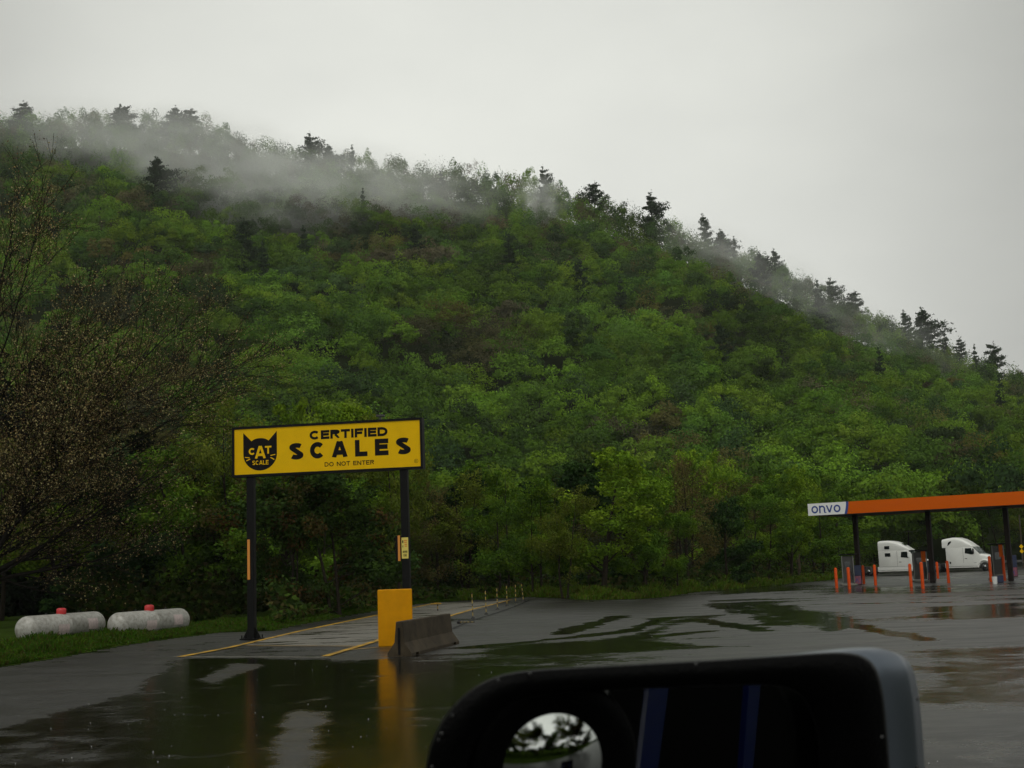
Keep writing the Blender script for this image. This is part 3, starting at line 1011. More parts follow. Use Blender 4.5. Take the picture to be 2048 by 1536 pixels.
# ------------------------------------------------------------------ big budding tree on the left
def budding():
    g = np.random.default_rng(91)
    p0 = G(-70, 1262)
    t_ = empty('budding_tree', (p0.x, p0.y, 0), 0, 'large bare limbed tree with pale opening buds reaching in from the left edge', 'tree')
    tb = MB()
    buds = []
    def grow(p, d, ln, r_, lvl):
        segs = 5 if lvl < 2 else 4
        pts = [p]
        dd = d.copy()
        for i in range(segs):
            dd = (dd + Vector((g.normal() * 0.07, g.normal() * 0.07, g.normal() * 0.05 + 0.03))).normalized()
            pts.append(pts[-1] + dd * (ln / segs))
        n = 8 if lvl == 0 else (6 if lvl < 3 else 3)
        tb.tube(pts, [max(0.0095, r_ * (1 - 0.62 * i / segs)) for i in range(segs + 1)], n, caps=False)
        if lvl >= 4:
            for q in pts[1:]: buds.append(q)
            return
        kids = [8, 7, 5, 4][lvl]
        for k in range(kids):
            f = (k + 0.9) / (kids + 0.3)
            ii = f * segs
            i0 = min(int(ii), segs - 1)
            q = pts[i0].lerp(pts[i0 + 1], ii - i0)
            ax = dd.cross(Vector((g.normal(), g.normal(), g.normal()))).normalized()
            nd = (Matrix.Rotation(g.uniform(0.35, 0.75), 3, ax) @ dd).normalized()
            if lvl == 0: nd = (nd + Vector((0.25, 0, 0.05))).normalized()
            grow(q, nd, ln * g.uniform(0.42, 0.66), r_ * (1 - 0.6 * f) * 0.55, lvl + 1)
        grow(pts[-1], dd, ln * 0.55, r_ * 0.38, lvl + 1)
    tb.tube([Vector((0, 0, -0.3)), Vector((0.05, 0, 1.2)), Vector((0.1, 0, 2.2))], [0.38, 0.3, 0.27], 10)
    b0 = Vector((0.1, 0, 2.0))
    for d, ln, r_ in ((Vector((0.9, 0.1, 0.5)), 5.9, 0.17), (Vector((0.8, -0.2, 0.85)), 6.6, 0.17), (Vector((0.5, 0.15, 0.95)), 8.0, 0.2), (Vector((0.15, -0.1, 1)), 8.6, 0.21),
                      (Vector((-0.5, 0.1, 0.9)), 6.0, 0.16), (Vector((0.95, 0.15, 0.16)), 5.4, 0.13)):
        grow(b0, d.normalized(), ln * (1.02 if d.x > 0.7 else 1.18), r_, 0 if ln > 6.5 else 1)
    tb.build('trunk', M['bark_dark'], t_)
    B = np.array([list(b) for b in buds])
    reps = 4
    C = np.repeat(B, reps, axis=0)
    C = C + g.normal(size=C.shape) * 0.11
    m_ = g.random(len(C)) < min(1.0, 70000 / len(C))
    C = C[m_]
    pal = np.array([(0.20, 0.155, 0.065), (0.10, 0.065, 0.028), (0.27, 0.23, 0.11), (0.05, 0.06, 0.014), (0.06, 0.04, 0.02)])
    col = pal[g.integers(0, 5, len(C))] * g.uniform(0.6, 1.3, (len(C), 1))
    Vv, F = cards(C, g.normal(size=C.shape), 0.042, 0.7, 0.7, g)
    me = np_mesh('buds', Vv, F, M['leaf'], col)
    mesh_obj('buds', me, t_)
    print('BUDS', len(C), 'B', len(buds))
budding()

# ------------------------------------------------------------------ undergrowth and grass
def strip_points(n, dmin, dmax, u0, u1, g, bias=1.0):
    U = g.uniform(u0, u1, n)
    off = dmin + (dmax - dmin) * g.random(n) ** bias
    lim = lot_limit(U)
    Y = lim + off
    return U * Y, Y, off

gg = np.random.default_rng(17)
uL, uR = -0.44, 0.44
# low weeds and brush under the trees
X, Y, off = strip_points(34000, 1.6, 26, uL, uR, gg, 1.2)
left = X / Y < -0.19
Yo = Y + np.where(left, 14.5, 0)
hgt = 0.3 + 1.7 * np.clip((off - 1) / 6, 0, 1) * (0.5 + 0.5 * snoise(X, Y, 7, 41, 2)) * gg.random(len(X))
hgt = hgt * np.where(left, 1.3, 1.0)
for tx, ty in ((120, 1279), (297, 1269)):
    tp = G(tx, ty)
    hgt = np.where(np.hypot(X - tp.x, Yo - tp.y) < 5.0, -1.0, hgt)
kp = hgt > -0.5
X, Y, Yo, hgt, left = X[kp], Y[kp], Yo[kp], hgt[kp], left[kp]
C = np.stack([X, Yo, hgt], -1)
pal = np.array([(0.030, 0.055, 0.010), (0.020, 0.036, 0.008), (0.055, 0.05, 0.016), (0.045, 0.075, 0.012)])
col = pal[gg.integers(0, 4, len(C))] * gg.uniform(0.6, 1.3, (len(C), 1))
col[left] *= 0.35  # left brush darkened in colour to stand for the deep shade there
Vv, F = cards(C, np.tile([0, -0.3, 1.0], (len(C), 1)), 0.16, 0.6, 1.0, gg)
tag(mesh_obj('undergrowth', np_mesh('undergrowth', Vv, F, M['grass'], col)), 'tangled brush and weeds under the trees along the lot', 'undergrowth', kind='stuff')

def blades(name, n, dmin, dmax, u0, u1, h0, h1, pal, label, seed, bias=1.0):
    g = np.random.default_rng(seed)
    X, Y, off = strip_points(n, dmin, dmax, u0, u1, g, bias)
    Z = zg(X, Y)
    h = g.uniform(h0, h1, n) * (0.55 + 0.6 * np.clip(off / 2, 0, 1)) * (0.8 + 0.5 * snoise(X, Y, 3, seed + 1, 2))
    a = g.uniform(0, 6.28, n)
    wv = 0.012 + 0.0007 * Y
    dx, dy = np.cos(a) * wv, np.sin(a) * wv
    lx, ly = g.normal(size=n) * 0.35 * h, g.normal(size=n) * 0.35 * h
    A = np.stack([X - dx, Y - dy, Z], -1)
    B_ = np.stack([X + dx, Y + dy, Z], -1)
    C_ = np.stack([X + lx + dx * 0.3, Y + ly + dy * 0.3, Z + h], -1)
    D_ = np.stack([X + lx - dx * 0.3, Y + ly - dy * 0.3, Z + h], -1)
    Vv = np.stack([A, B_, C_, D_], 1).reshape(-1, 3)
    F = np.arange(4 * n).reshape(n, 4)
    pal = np.array(pal)
    col = pal[g.integers(0, len(pal), n)] * g.uniform(0.7, 1.3, (n, 1))
    tag(mesh_obj(name, np_mesh(name, Vv, F, M['grass'], col)), label, 'grass', kind='stuff')
PG = [(0.036, 0.084, 0.008), (0.050, 0.092, 0.008), (0.030, 0.068, 0.007), (0.055, 0.055, 0.014)]
blades('grass', 120000, 0.05, 11.0, -0.46, -0.045, 0.06, 0.24, PG, 'bright green grass strip between the asphalt and the gas tanks and sign', 61, 1.5)
blades('tall_weeds', 60000, 0.1, 4.5, -0.045, 0.30, 0.15, 0.55, [(0.075, 0.14, 0.012), (0.10, 0.15, 0.015), (0.06, 0.12, 0.010), (0.10, 0.10, 0.02)], 'tall green weeds along the edge of the lot below the trees', 62)

# ------------------------------------------------------------------ scale platform and markings
def strip(name, pts, width, m, dz, label, cat=None, kindv='structure', sub=26):
    P = [G(x, y) for x, y in pts]
    dense = []
    for i in range(len(P) - 1):
        for k in range(sub):
            dense.append(P[i].lerp(P[i + 1], k / sub))
    dense.append(P[-1])
    mb = MB()
    L_, R_ = [], []
    for i, p in enumerate(dense):
        t = (dense[min(i + 1, len(dense) - 1)] - dense[max(i - 1, 0)]).xy.normalized()
        n = Vector((-t.y, t.x))
        for s_, A in ((1, L_), (-1, R_)):
            q = p.xy + n * width / 2 * s_
            A.append((q.x, q.y, float(zg(q.x, q.y)) + dz))
    n = len(dense)
    mb.add(L_ + R_, [(i, i + 1, n + i + 1, n + i) for i in range(n - 1)])
    mb.f = [f[::-1] for f in mb.f]
    o = mb.build(name, m)
    tag(o, label, cat, kind=kindv)
    return o

# scale deck: a concrete sheet laid between the yellow lines
M['deck'] = None
def deck_material():
    m = bpy.data.materials.new('wet_scale_deck')
    m.use_nodes = True
    t = m.node_tree
    b = t.nodes['Principled BSDF']
    tcn = t.nodes.new('ShaderNodeTexCoord')
    mp_ = t.nodes.new('ShaderNodeMapping')
    mp_.inputs['Scale'].default_value = (0.5, 1.0, 1)
    mp_.inputs['Rotation'].default_value = (0, 0, R(-10))
    n = t.nodes.new('ShaderNodeTexNoise')
    n.inputs['Scale'].default_value = 0.8
    n.inputs['Detail'].default_value = 6
    n.inputs['Roughness'].default_value = 0.65
    t.links.new(tcn.outputs['Object'], mp_.inputs[0])
    t.links.new(mp_.outputs[0], n.inputs['Vector'])
    mr = t.nodes.new('ShaderNodeMapRange')
    mr.interpolation_type = 'SMOOTHSTEP'
    mr.inputs['From Min'].default_value = 0.44
    mr.inputs['From Max'].default_value = 0.72
    t.links.new(n.outputs['Fac'], mr.inputs['Value'])
    n2 = t.nodes.new('ShaderNodeTexNoise')
    n2.inputs['Scale'].default_value = 6
    n2.inputs['Detail'].default_value = 6
    t.links.new(tcn.outputs['Object'], n2.inputs['Vector'])
    c = t.nodes.new('ShaderNodeValToRGB')
    c.color_ramp.elements[0].position = 0.3
    c.color_ramp.elements[0].color = (0.085, 0.075, 0.055, 1)
    c.color_ramp.elements[1].position = 0.7
    c.color_ramp.elements[1].color = (0.17, 0.155, 0.125, 1)
    t.links.new(n2.outputs['Fac'], c.inputs[0])
    mxc = t.nodes.new('ShaderNodeMix')
    mxc.data_type = 'RGBA'
    t.links.new(mr.outputs[0], mxc.inputs[0])
    t.links.new(c.outputs[0], mxc.inputs[6])
    mxc.inputs[7].default_value = (0.03, 0.027, 0.018, 1)
    t.links.new(mxc.outputs[2], b.inputs['Base Color'])
    rr = t.nodes.new('ShaderNodeMapRange')
    rr.inputs['To Min'].default_value = 0.5
    rr.inputs['To Max'].default_value = 0.05
    t.links.new(mr.outputs[0], rr.inputs['Value'])
    t.links.new(rr.outputs[0], b.inputs['Roughness'])
    return m
M['deck'] = deck_material()
lineL = [(360, 1315), (460, 1296), (600, 1263), (754, 1231), (876, 1205.5)]
lineR = [(650, 1314), (756, 1282), (905, 1231), (947, 1218.5), (983, 1210), (1022, 1200)]
def deck():
    A = [G(484, 1291.5), G(600, 1263), G(754, 1231), G(876, 1205.5)]
    B = [G(722, 1292.5), G(800, 1267), G(905, 1231), G(1022, 1200)]
    n, m_ = 60, 16
    def along(P, t):
        s_ = t * (len(P) - 1)
        i = min(int(s_), len(P) - 2)
        return P[i].lerp(P[i + 1], s_ - i)
    vs_, fs_ = [], []
    for i in range(n + 1):
        a, b = along(A, i / n), along(B, i / n)
        for j in range(m_ + 1):
            q = a.lerp(b, 0.012 + 0.976 * j / m_)
            vs_.append((q.x, q.y, float(zg(q.x, q.y)) + 0.012))
    for i in range(n):
        for j in range(m_):
            fs_.append((i * (m_ + 1) + j, i * (m_ + 1) + j + 1, (i + 1) * (m_ + 1) + j + 1, (i + 1) * (m_ + 1) + j))
    mb = MB()
    mb.add(vs_, fs_, 0, True)
    o = mb.build('scale_deck', M['deck'])
    tag(o, 'wet pale concrete deck of the truck scale between yellow lines', 'truck scale deck', kind='structure')
    # joints across the deck
    for k, t in enumerate((0.2, 0.5, 0.8)):
        a, b = along(A, t), along(B, t)
        mj = MB()
        for j in range(10):
            q0 = a.lerp(b, 0.02 + 0.96 * j / 10)
            q1 = a.lerp(b, 0.02 + 0.96 * (j + 1) / 10)
            z0, z1 = float(zg(q0.x, q0.y)) + 0.018, float(zg(q1.x, q1.y)) + 0.018
            mj.add([(q0.x, q0.y - 0.03, z0), (q1.x, q1.y - 0.03, z1), (q1.x, q1.y + 0.03, z1), (q0.x, q0.y + 0.03, z0)], [(0, 1, 2, 3)])
        mj.build('deck_joint', M['black'], o)
deck()
strip('yellow_line', lineL, 0.21, M['line_yellow'], 0.022, 'long yellow line along the left side of the scale')
strip('yellow_line', lineR, 0.21, M['line_yellow'], 0.022, 'long yellow line along the right side of the scale')
strip('yellow_line', [(494, 1293.2), (716, 1294)], 0.09, M['line_yellow'], 0.026, 'thin yellow line across the near end of the scale deck')
strip('yellow_line', [(700, 1301), (760, 1296), (800, 1296)], 0.10, M['line_yellow'], 0.026, 'short yellow line at the foot of the yellow block')
strip('concrete_edge', [(345, 1315), (500, 1315), (662, 1315.5)], 0.2, M['line_pale'], 0.014, 'pale concrete edge across the scale approach')
strip('asphalt_seam', [(905, 1258), (942, 1241.5), (1001, 1223.5), (1059, 1200.5)], 0.12, M['black'], 0.016, 'dark seam where the newer asphalt meets the scale approach')

# ------------------------------------------------------------------ text helper
def text_mb(body, bold=0.0, shear=0.0, space=1.0):
    cu_ = bpy.data.curves.new('t', 'FONT')
    cu_.body = body
    cu_.size = 1
    cu_.offset = bold
    cu_.shear = shear
    cu_.space_character = space
    cu_.resolution_u = 4
    ob = bpy.data.objects.new('t', cu_)
    COL.objects.link(ob)
    bpy.context.view_layer.update()
    dg = bpy.context.evaluated_depsgraph_get()
    me = bpy.data.meshes.new_from_object(ob.evaluated_get(dg))
    v = np.array([list(x.co) for x in me.vertices])
    f = [tuple(p.vertices) for p in me.polygons]
    bpy.data.objects.remove(ob)
    bpy.data.curves.remove(cu_)
    bpy.data.meshes.remove(me)
    return v, f

def put_text(mb, body, frame, x0, y0, x1, y1, mi=0, bold=0.02, lift=0.004, shear=0.0, space=1.0):
    """frame maps (a, b, out) to a point; text fills the rectangle x0..x1, y0..y1 (y up)"""
    v, f = text_mb(body, bold, shear, space)
    mn, mxx = v.min(0), v.max(0)
    a = x0 + (v[:, 0] - mn[0]) / (mxx[0] - mn[0]) * (x1 - x0)
    b = y0 + (v[:, 1] - mn[1]) / (mxx[1] - mn[1]) * (y1 - y0)
    vs_ = [frame(a[i], b[i], lift) for i in range(len(v))]
    mb.add(vs_, f, mi)

def _arc(cx, cy_, rx, ry, a0, a1, n=12):
    return [(cx + rx * math.cos(R(a0 + (a1 - a0) * i / n)), cy_ + ry * math.sin(R(a0 + (a1 - a0) * i / n))) for i in range(n + 1)]
def glyph(ch, w_, t):
    """centre lines of a grotesque letter in a w_ by 1 box with stroke weight t"""
    h = t / 2
    r_ = w_ / 2 - h
    if ch == 'C': return [_arc(w_ / 2, 0.5, r_, 0.5 - h, 42, 318, 22)]
    if ch == 'O': return [_arc(w_ / 2, 0.5, r_, 0.5 - h, 0, 360, 26)]
    if ch == 'D': return [[(h, 0), (h, 1)], [(t, 1 - h), (w_ * 0.45, 1 - h)] + _arc(w_ * 0.45, 0.5, w_ * 0.55 - h, 0.5 - h, 88, -88, 14) + [(w_ * 0.45, h), (t, h)]]
    if ch == 'E': return [[(h, 0), (h, 1)], [(t, 1 - h), (w_, 1 - h)], [(t, 0.52), (w_ * 0.94, 0.52)], [(t, h), (w_, h)]]
    if ch == 'F': return [[(h, 0), (h, 1)], [(t, 1 - h), (w_, 1 - h)], [(t, 0.50), (w_ * 0.9, 0.50)]]
    if ch == 'L': return [[(h, 0), (h, 1)], [(t, h), (w_, h)]]
    if ch == 'I': return [[(w_ / 2, 0), (w_ / 2, 1)]]
    if ch == 'T': return [[(0, 1 - h), (w_, 1 - h)], [(w_ / 2, 0), (w_ / 2, 1 - t)]]
    if ch == 'N': return [[(h, 0), (h, 1)], [(w_ - h, 0), (w_ - h, 1)], [(h * 1.1, 1 - h * 0.4), (w_ - h * 1.1, h * 0.4)]]
    if ch == 'A': return [[(h * 0.9, 0), (w_ / 2 - h * 0.25, 1)], [(w_ - h * 0.9, 0), (w_ / 2 + h * 0.25, 1)], [(w_ * 0.24, 0.30), (w_ * 0.76, 0.30)]]
    if ch == 'R': return [[(h, 0), (h, 1)], [(t, 1 - h), (w_ * 0.55, 1 - h)] + _arc(w_ * 0.55, 0.74, w_ * 0.42 - h, 0.26 - h, 88, -88, 10) + [(w_ * 0.55, 0.48 + h), (t, 0.48 + h)], [(w_ * 0.50, 0.48), (w_ - h, 0)]]
    if ch == 'S':
        up = _arc(w_ / 2, 0.74, r_, 0.26 - h, 28, 215, 14)
        lo = _arc(w_ / 2, 0.26, r_, 0.26 - h, 35, -152, 14)
        return [up + lo]
    if ch == 'o': return [_arc(w_ / 2, 0.5, r_, 0.5 - h, 0, 360, 26)]
    if ch == 'n': return [[(h, 0), (h, 1)], [(h, 0.62)] + _arc(w_ / 2, 0.55, r_, 0.45 - h, 160, 0, 10) + [(w_ - h, 0.25), (w_ - h * 0.6, 0.04), (w_ + h * 1.4, 0.0)]]
    if ch == 'v': return [[(h * 0.8, 1), (w_ / 2, 0.04)], [(w_ - h * 0.8, 1), (w_ / 2, 0.04)]]
    return []
GW = {'I': 0.30, 'T': 0.80, 'L': 0.72, 'F': 0.74, 'E': 0.76, ' ': 0.42, 'O': 0.98, 'C': 0.92, 'D': 0.88, 'n': 0.9, 'v': 0.95, 'o': 1.0, 'A': 0.96}
def put_strokes(mb, body, frame, x0, y0, x1, y1, sx, sy, weight=0.2, gap=0.14, lift=0.004):
    """frame(a, b, lift); sx, sy metres per unit of a and b, used to keep the stroke weight even"""
    ws = [GW.get(c, 0.86) * (weight + 0.62) / 0.82 if c != 'I' else weight for c in body]
    tot = sum(ws) + gap * (len(body) - 1)
    Hm = (y1 - y0) * sy
    kx = (x1 - x0) * sx / (tot * Hm)          # horizontal condensing
    x = 0.0
    nst = 0
    for c, w_ in zip(body, ws):
        wl_ = w_ * kx
        for st in glyph(c, wl_, weight):
            P = [Vector((p[0], p[1])) for p in st]
            closed = (P[0] - P[-1]).length < 1e-6
            n = len(P)
            La, Ra = [], []
            for i in range(n):
                if closed:
                    t_ = (P[(i + 1) % n if i < n - 1 else 1] - P[i - 1 if i > 0 else n - 2])
                else:
                    t_ = P[min(i + 1, n - 1)] - P[max(i - 1, 0)]
                t_ = t_.normalized()
                nn = Vector((-t_.y, t_.x)) * weight / 2
                La.append(P[i] + nn); Ra.append(P[i] - nn)
            lf = lift + 0.0006 * (nst % 3)
            nst += 1
            vs_ = [frame(x0 + (x * kx + q.x) * Hm / sx, y0 + min(1.0, max(0.0, q.y)) * (y1 - y0), lf) for q in La + Ra]
            mb.add(vs_, [(i, i + 1, n + i + 1, n + i) for i in range(n - 1)])
        x += w_ + gap

def poly_on(mb, pts, frame, lift=0.003, mi=0):
    mb.add([frame(a, b, lift) for a, b in pts], [tuple(range(len(pts)))], mi)

# ------------------------------------------------------------------ scales sign
def scales_sign():
    dl, dr = 42.0, 41.0
    BL = PD(464, 952, dl)
    BR = PD(846, 940, dr)
    TL = PD(462.5, 853, dl)
    TR = PD(844, 833, dr)
    zb = (BL.z + BR.z) / 2
    zt = (TL.z + TR.z) / 2
    a, b = Vector((BL.x, BL.y)), Vector((BR.x, BR.y))
    Wd = (b - a).length
    ang = math.atan2(b.y - a.y, b.x - a.x)
    ex = Vector((math.cos(ang), math.sin(ang), 0))
    ey = Vector((-math.sin(ang), math.cos(ang), 0))     # away from the viewer
    base = G(506, 1277)
    root = empty('scale_sign', (base.x, base.y, 0), ang, 'large yellow and black CERTIFIED SCALES sign on two black posts', 'sign')
    inv = (Matrix.Translation((base.x, base.y, 0)) @ Matrix.Rotation(ang, 4, 'Z')).inverted()
    o0 = inv @ Vector((a.x, a.y, zb))                    # lower left corner in local coordinates
    Hh = zt - zb
    fr = 0.075
    # housing: frame as four butted bars and a back
    mb = MB()
    dp = 0.34
    yc = o0.y + dp / 2
    mb.box((o0.x + Wd / 2, yc, o0.z + fr / 2), (Wd, dp, fr))
    mb.box((o0.x + Wd / 2, yc, o0.z + Hh - fr / 2), (Wd, dp, fr))
    mb.box((o0.x + fr / 2, yc, o0.z + Hh / 2), (fr, dp, Hh - 2 * fr))
    mb.box((o0.x + Wd - fr / 2, yc, o0.z + Hh / 2), (fr, dp, Hh - 2 * fr))
    mb.box((o0.x + Wd / 2, o0.y + dp - 0.02, o0.z + Hh / 2), (Wd - 2 * fr, 0.04, Hh - 2 * fr))
    mb.build('sign_frame', M['black'], root)
    mb = MB()
    fx0, fz0 = o0.x + fr, o0.z + fr
    fw, fh = Wd - 2 * fr, Hh - 2 * fr
    mb.box((fx0 + fw / 2, o0.y + 0.045, fz0 + fh / 2), (fw, 0.03, fh))
    panel = mb.build('sign_panel', M['sign_yellow'], root)
    yf = o0.y + 0.03
    def frame(u, v, lift):
        return (fx0 + u * fw, yf - lift, fz0 + (1 - v) * fh)
    def frm(u, vv, lift): # v measured up
        return (fx0 + u * fw, yf - lift, fz0 + vv * fh)
    let = MB()
    put_strokes(let, 'CERTIFIED', frm, 0.411, 1 - 0.31, 0.829, 1 - 0.115, fw, fh, 0.285, 0.085)
    for ch, x0, x1 in (('S', 0.300, 0.377), ('C', 0.412, 0.494), ('A', 0.530, 0.614), ('L', 0.654, 0.720), ('E', 0.760, 0.832), ('S', 0.872, 0.950)):
        put_strokes(let, ch, frm, x0, 1 - 0.725, x1, 1 - 0.365, fw, fh, 0.285)
    put_strokes(let, 'DO NOT ENTER', frm, 0.49, 1 - 0.91, 0.755, 1 - 0.815, fw, fh, 0.185, 0.13)
    put_text(let, 'R', frm, 0.972, 1 - 0.905, 0.981, 1 - 0.86, bold=0.0)
    n = 20
    asp = fh / fw
    ro, ri = 0.0105, 0.0088
    vs_ = []
    for r_ in (ro, ri):
        for k in range(n):
            an = 2 * math.pi * k / n
            vs_.append(frm(0.9765 + r_ * math.cos(an), 1 - 0.882 + r_ / asp * math.sin(an), 0.004))
    let.add(vs_, [(k, (k + 1) % n, n + (k + 1) % n, n + k) for k in range(n)])
    let.build('lettering', M['black_letter'], panel)
    # cat head emblem
    em = MB()
    c0, cw = 0.141, 0.092
    def arc(cx, cyv, rx, ry, a0, a1, m_):
        return [(cx + rx * math.cos(R(a0 + (a1 - a0) * i / m_)), cyv + ry * math.sin(R(a0 + (a1 - a0) * i / m_))) for i in range(m_ + 1)]
    lower = arc(c0, 1 - 0.56, cw, 0.365, 0, -180, 22)
    outline = lower + [(c0 - cw, 1 - 0.085), (c0 - 0.047, 1 - 0.275)] + arc(c0, 1 - 0.30, 0.047, 0.085, 160, 20, 10) + [(c0 + 0.047, 1 - 0.275), (c0 + cw, 1 - 0.075)]
    # fan from the head centre keeps the concave outline clean
    cen = (c0, 1 - 0.5)
    vs_ = [frm(cen[0], cen[1], 0.004)] + [frm(x, y, 0.004) for x, y in outline]
    N_ = len(outline)
    em.add(vs_, [(0, 1 + i, 1 + (i + 1) % N_) for i in range(N_)])
    em.build('cat_emblem', M['black_letter'], panel)
    el = MB()
    put_strokes(el, 'C', frm, 0.079, 1 - 0.575, 0.116, 1 - 0.425, fw, fh, 0.24, lift=0.009)
    put_strokes(el, 'A', frm, 0.113, 1 - 0.665, 0.172, 1 - 0.385, fw, fh, 0.2, lift=0.012)
    put_strokes(el, 'T', frm, 0.168, 1 - 0.565, 0.203, 1 - 0.395, fw, fh, 0.22, lift=0.009)
    put_strokes(el, 'SCALE', frm, 0.098, 1 - 0.80, 0.187, 1 - 0.705, fw, fh, 0.17, 0.12, lift=0.009)
    for pts in ([(0.058, 0.385), (0.083, 0.372), (0.083, 0.352), (0.058, 0.37)], [(0.066, 0.29), (0.088, 0.325), (0.085, 0.345), (0.064, 0.305)],
                [(0.224, 0.42), (0.224, 0.402), (0.199, 0.385), (0.196, 0.40)], [(0.220, 0.31), (0.217, 0.292), (0.196, 0.345), (0.199, 0.358)]):
        poly_on(el, pts, frm, 0.009)
    el.build('emblem_lettering', M['sign_yellow'], panel)
    # posts
    pw = 0.235
    for i, (px_, py_) in enumerate(((503, 1100), (812, 1100))):
        # where the pixel ray meets the vertical plane through the sign
        r_ = ray(px_, py_)
        li = inv.to_3x3() @ r_
        lo = inv @ CAM
        t = (yc - lo.y) / li.y
        lx = (lo + li * t).x
        p = MB()
        p.box((lx, yc, (o0.z - 0.0) / 2 + 0.0), (pw, pw, o0.z - 0.004), ch=0.015)
        post = p.build('post', M['black'], root)
        bpm = MB()
        bpm.box((lx, yc, 0.03), (0.66, 0.5, 0.035), ch=0.008)
        for sx in (-1, 1):
            for sy in (-1, 1):
                bpm.tube([(lx + sx * 0.27, yc + sy * 0.19, 0.04), (lx + sx * 0.27, yc + sy * 0.19, 0.15)], 0.022, 6)
            bpm.add([(lx + sx * (pw / 2 + 0.002), yc - 0.012, 0.048), (lx + sx * 0.3, yc - 0.012, 0.048), (lx + sx * (pw / 2 + 0.002), yc - 0.012, 0.4),
                     (lx + sx * (pw / 2 + 0.002), yc + 0.012, 0.048), (lx + sx * 0.3, yc + 0.012, 0.048), (lx + sx * (pw / 2 + 0.002), yc + 0.012, 0.4)],
                    [(0, 1, 2), (5, 4, 3), (1, 4, 5, 2)])
        bpm.build('base_plate', M['black'], post)
        yfr = yc - pw / 2
        def zpx(py2):
            return (CAM + ray(px_, py2) * t).z
        if i == 0:
            s_ = MB()
            z0, z1 = zpx(1159), zpx(1079)
            s_.box((lx - 0.05, yfr - 0.008, (z0 + z1) / 2), (0.085, 0.014, z1 - z0))
            s_.build('reflector_strip', M['orange_strip'], post)
        else:
            s_ = MB()
            z0, z1 = zpx(1121), zpx(1071)
            s_.box((lx - 0.215, yc - 0.04, (z0 + z1) / 2), (0.19, 0.16, z1 - z0), ch=0.01)
            bx_ = s_.build('side_box', M['black'], root)
            s_ = MB()
            s_.box((lx - 0.19, yc - 0.127, (z0 + z1) / 2), (0.075, 0.012, z1 - z0 + 0.02))
            s_.build('reflector_strip', M['orange_strip'], bx_)
            z0, z1 = zpx(1117), zpx(1075)
            s_ = MB()
            s_.box((lx, yfr - 0.007, (z0 + z1) / 2), (0.215, 0.01, z1 - z0))
            pl = s_.build('notice_plate', mat('pale_yellow_notice', (0.62, 0.50, 0.10), 0.5), post)
            def nf(a_, b_, lift): return (lx - 0.1075 + a_ * 0.215, yfr - 0.012 - lift, z0 + b_ * (z1 - z0))
            s_ = MB()
            put_text(s_, 'CERTIFIED', nf, 0.14, 0.27, 0.86, 0.37, bold=0.04, lift=0.002)
            put_text(s_, 'SCALE', nf, 0.26, 0.10, 0.74, 0.22, bold=0.04, lift=0.002)
            s_.build('lettering', M['black_letter'], pl)
            s_ = MB()
            poly_on(s_, [(0.10, 0.87), (0.28, 0.87), (0.28, 0.76), (0.19, 0.72), (0.10, 0.76)], nf, 0.002)
            s_.build('emblem', M['black_letter'], pl)
            s_ = MB()
            poly_on(s_, [(0.12, 0.62), (0.26, 0.62), (0.19, 0.48)], nf, 0.002)
            s_.build('arrow_mark', M['black_letter'], pl)
            s_ = MB()
            for y0_, y1_, xa, xb in ((0.82, 0.88, 0.36, 0.86), (0.74, 0.79, 0.36, 0.82), (0.64, 0.70, 0.46, 0.84), (0.56, 0.61, 0.46, 0.84)):
                poly_on(s_, [(xa, y0_), (xb, y0_), (xb, y1_), (xa, y1_)], nf, 0.002)
            s_.build('orange_mark', M['orange_strip'], pl)
    # small grey fitting on top
    s_ = MB()
    fx = o0.x + Wd * (762 - 464) / 382
    s_.box((fx, yc, zt + 0.05), (0.06, 0.06, 0.098))
    s_.box((fx, yc, zt + 0.135), (0.26, 0.14, 0.07), ch=0.01)
    s_.build('sensor_head', M['grey_metal'], root)
scales_sign()

# ------------------------------------------------------------------ yellow block, barrier, tanks
b0, b1 = G(757, 1294), G(825, 1296)
wdt = 68 * b0.y / FPX
ang = math.atan2(-b1.x, b1.y) + 0.004
hgt_b = PY(757, 1180, b0.y).z
mb = MB()
mb.box((wdt / 2, 0.3, hgt_b / 2), (wdt, 0.6, hgt_b), ch=0.018)
o = mb.build('concrete_block', M['block_yellow'])
o.location = (b0.x, b0.y, 0)
o.rotation_euler = (0, 0, ang)
tag(o, 'tall bright yellow painted concrete block beside the scale', 'concrete block')

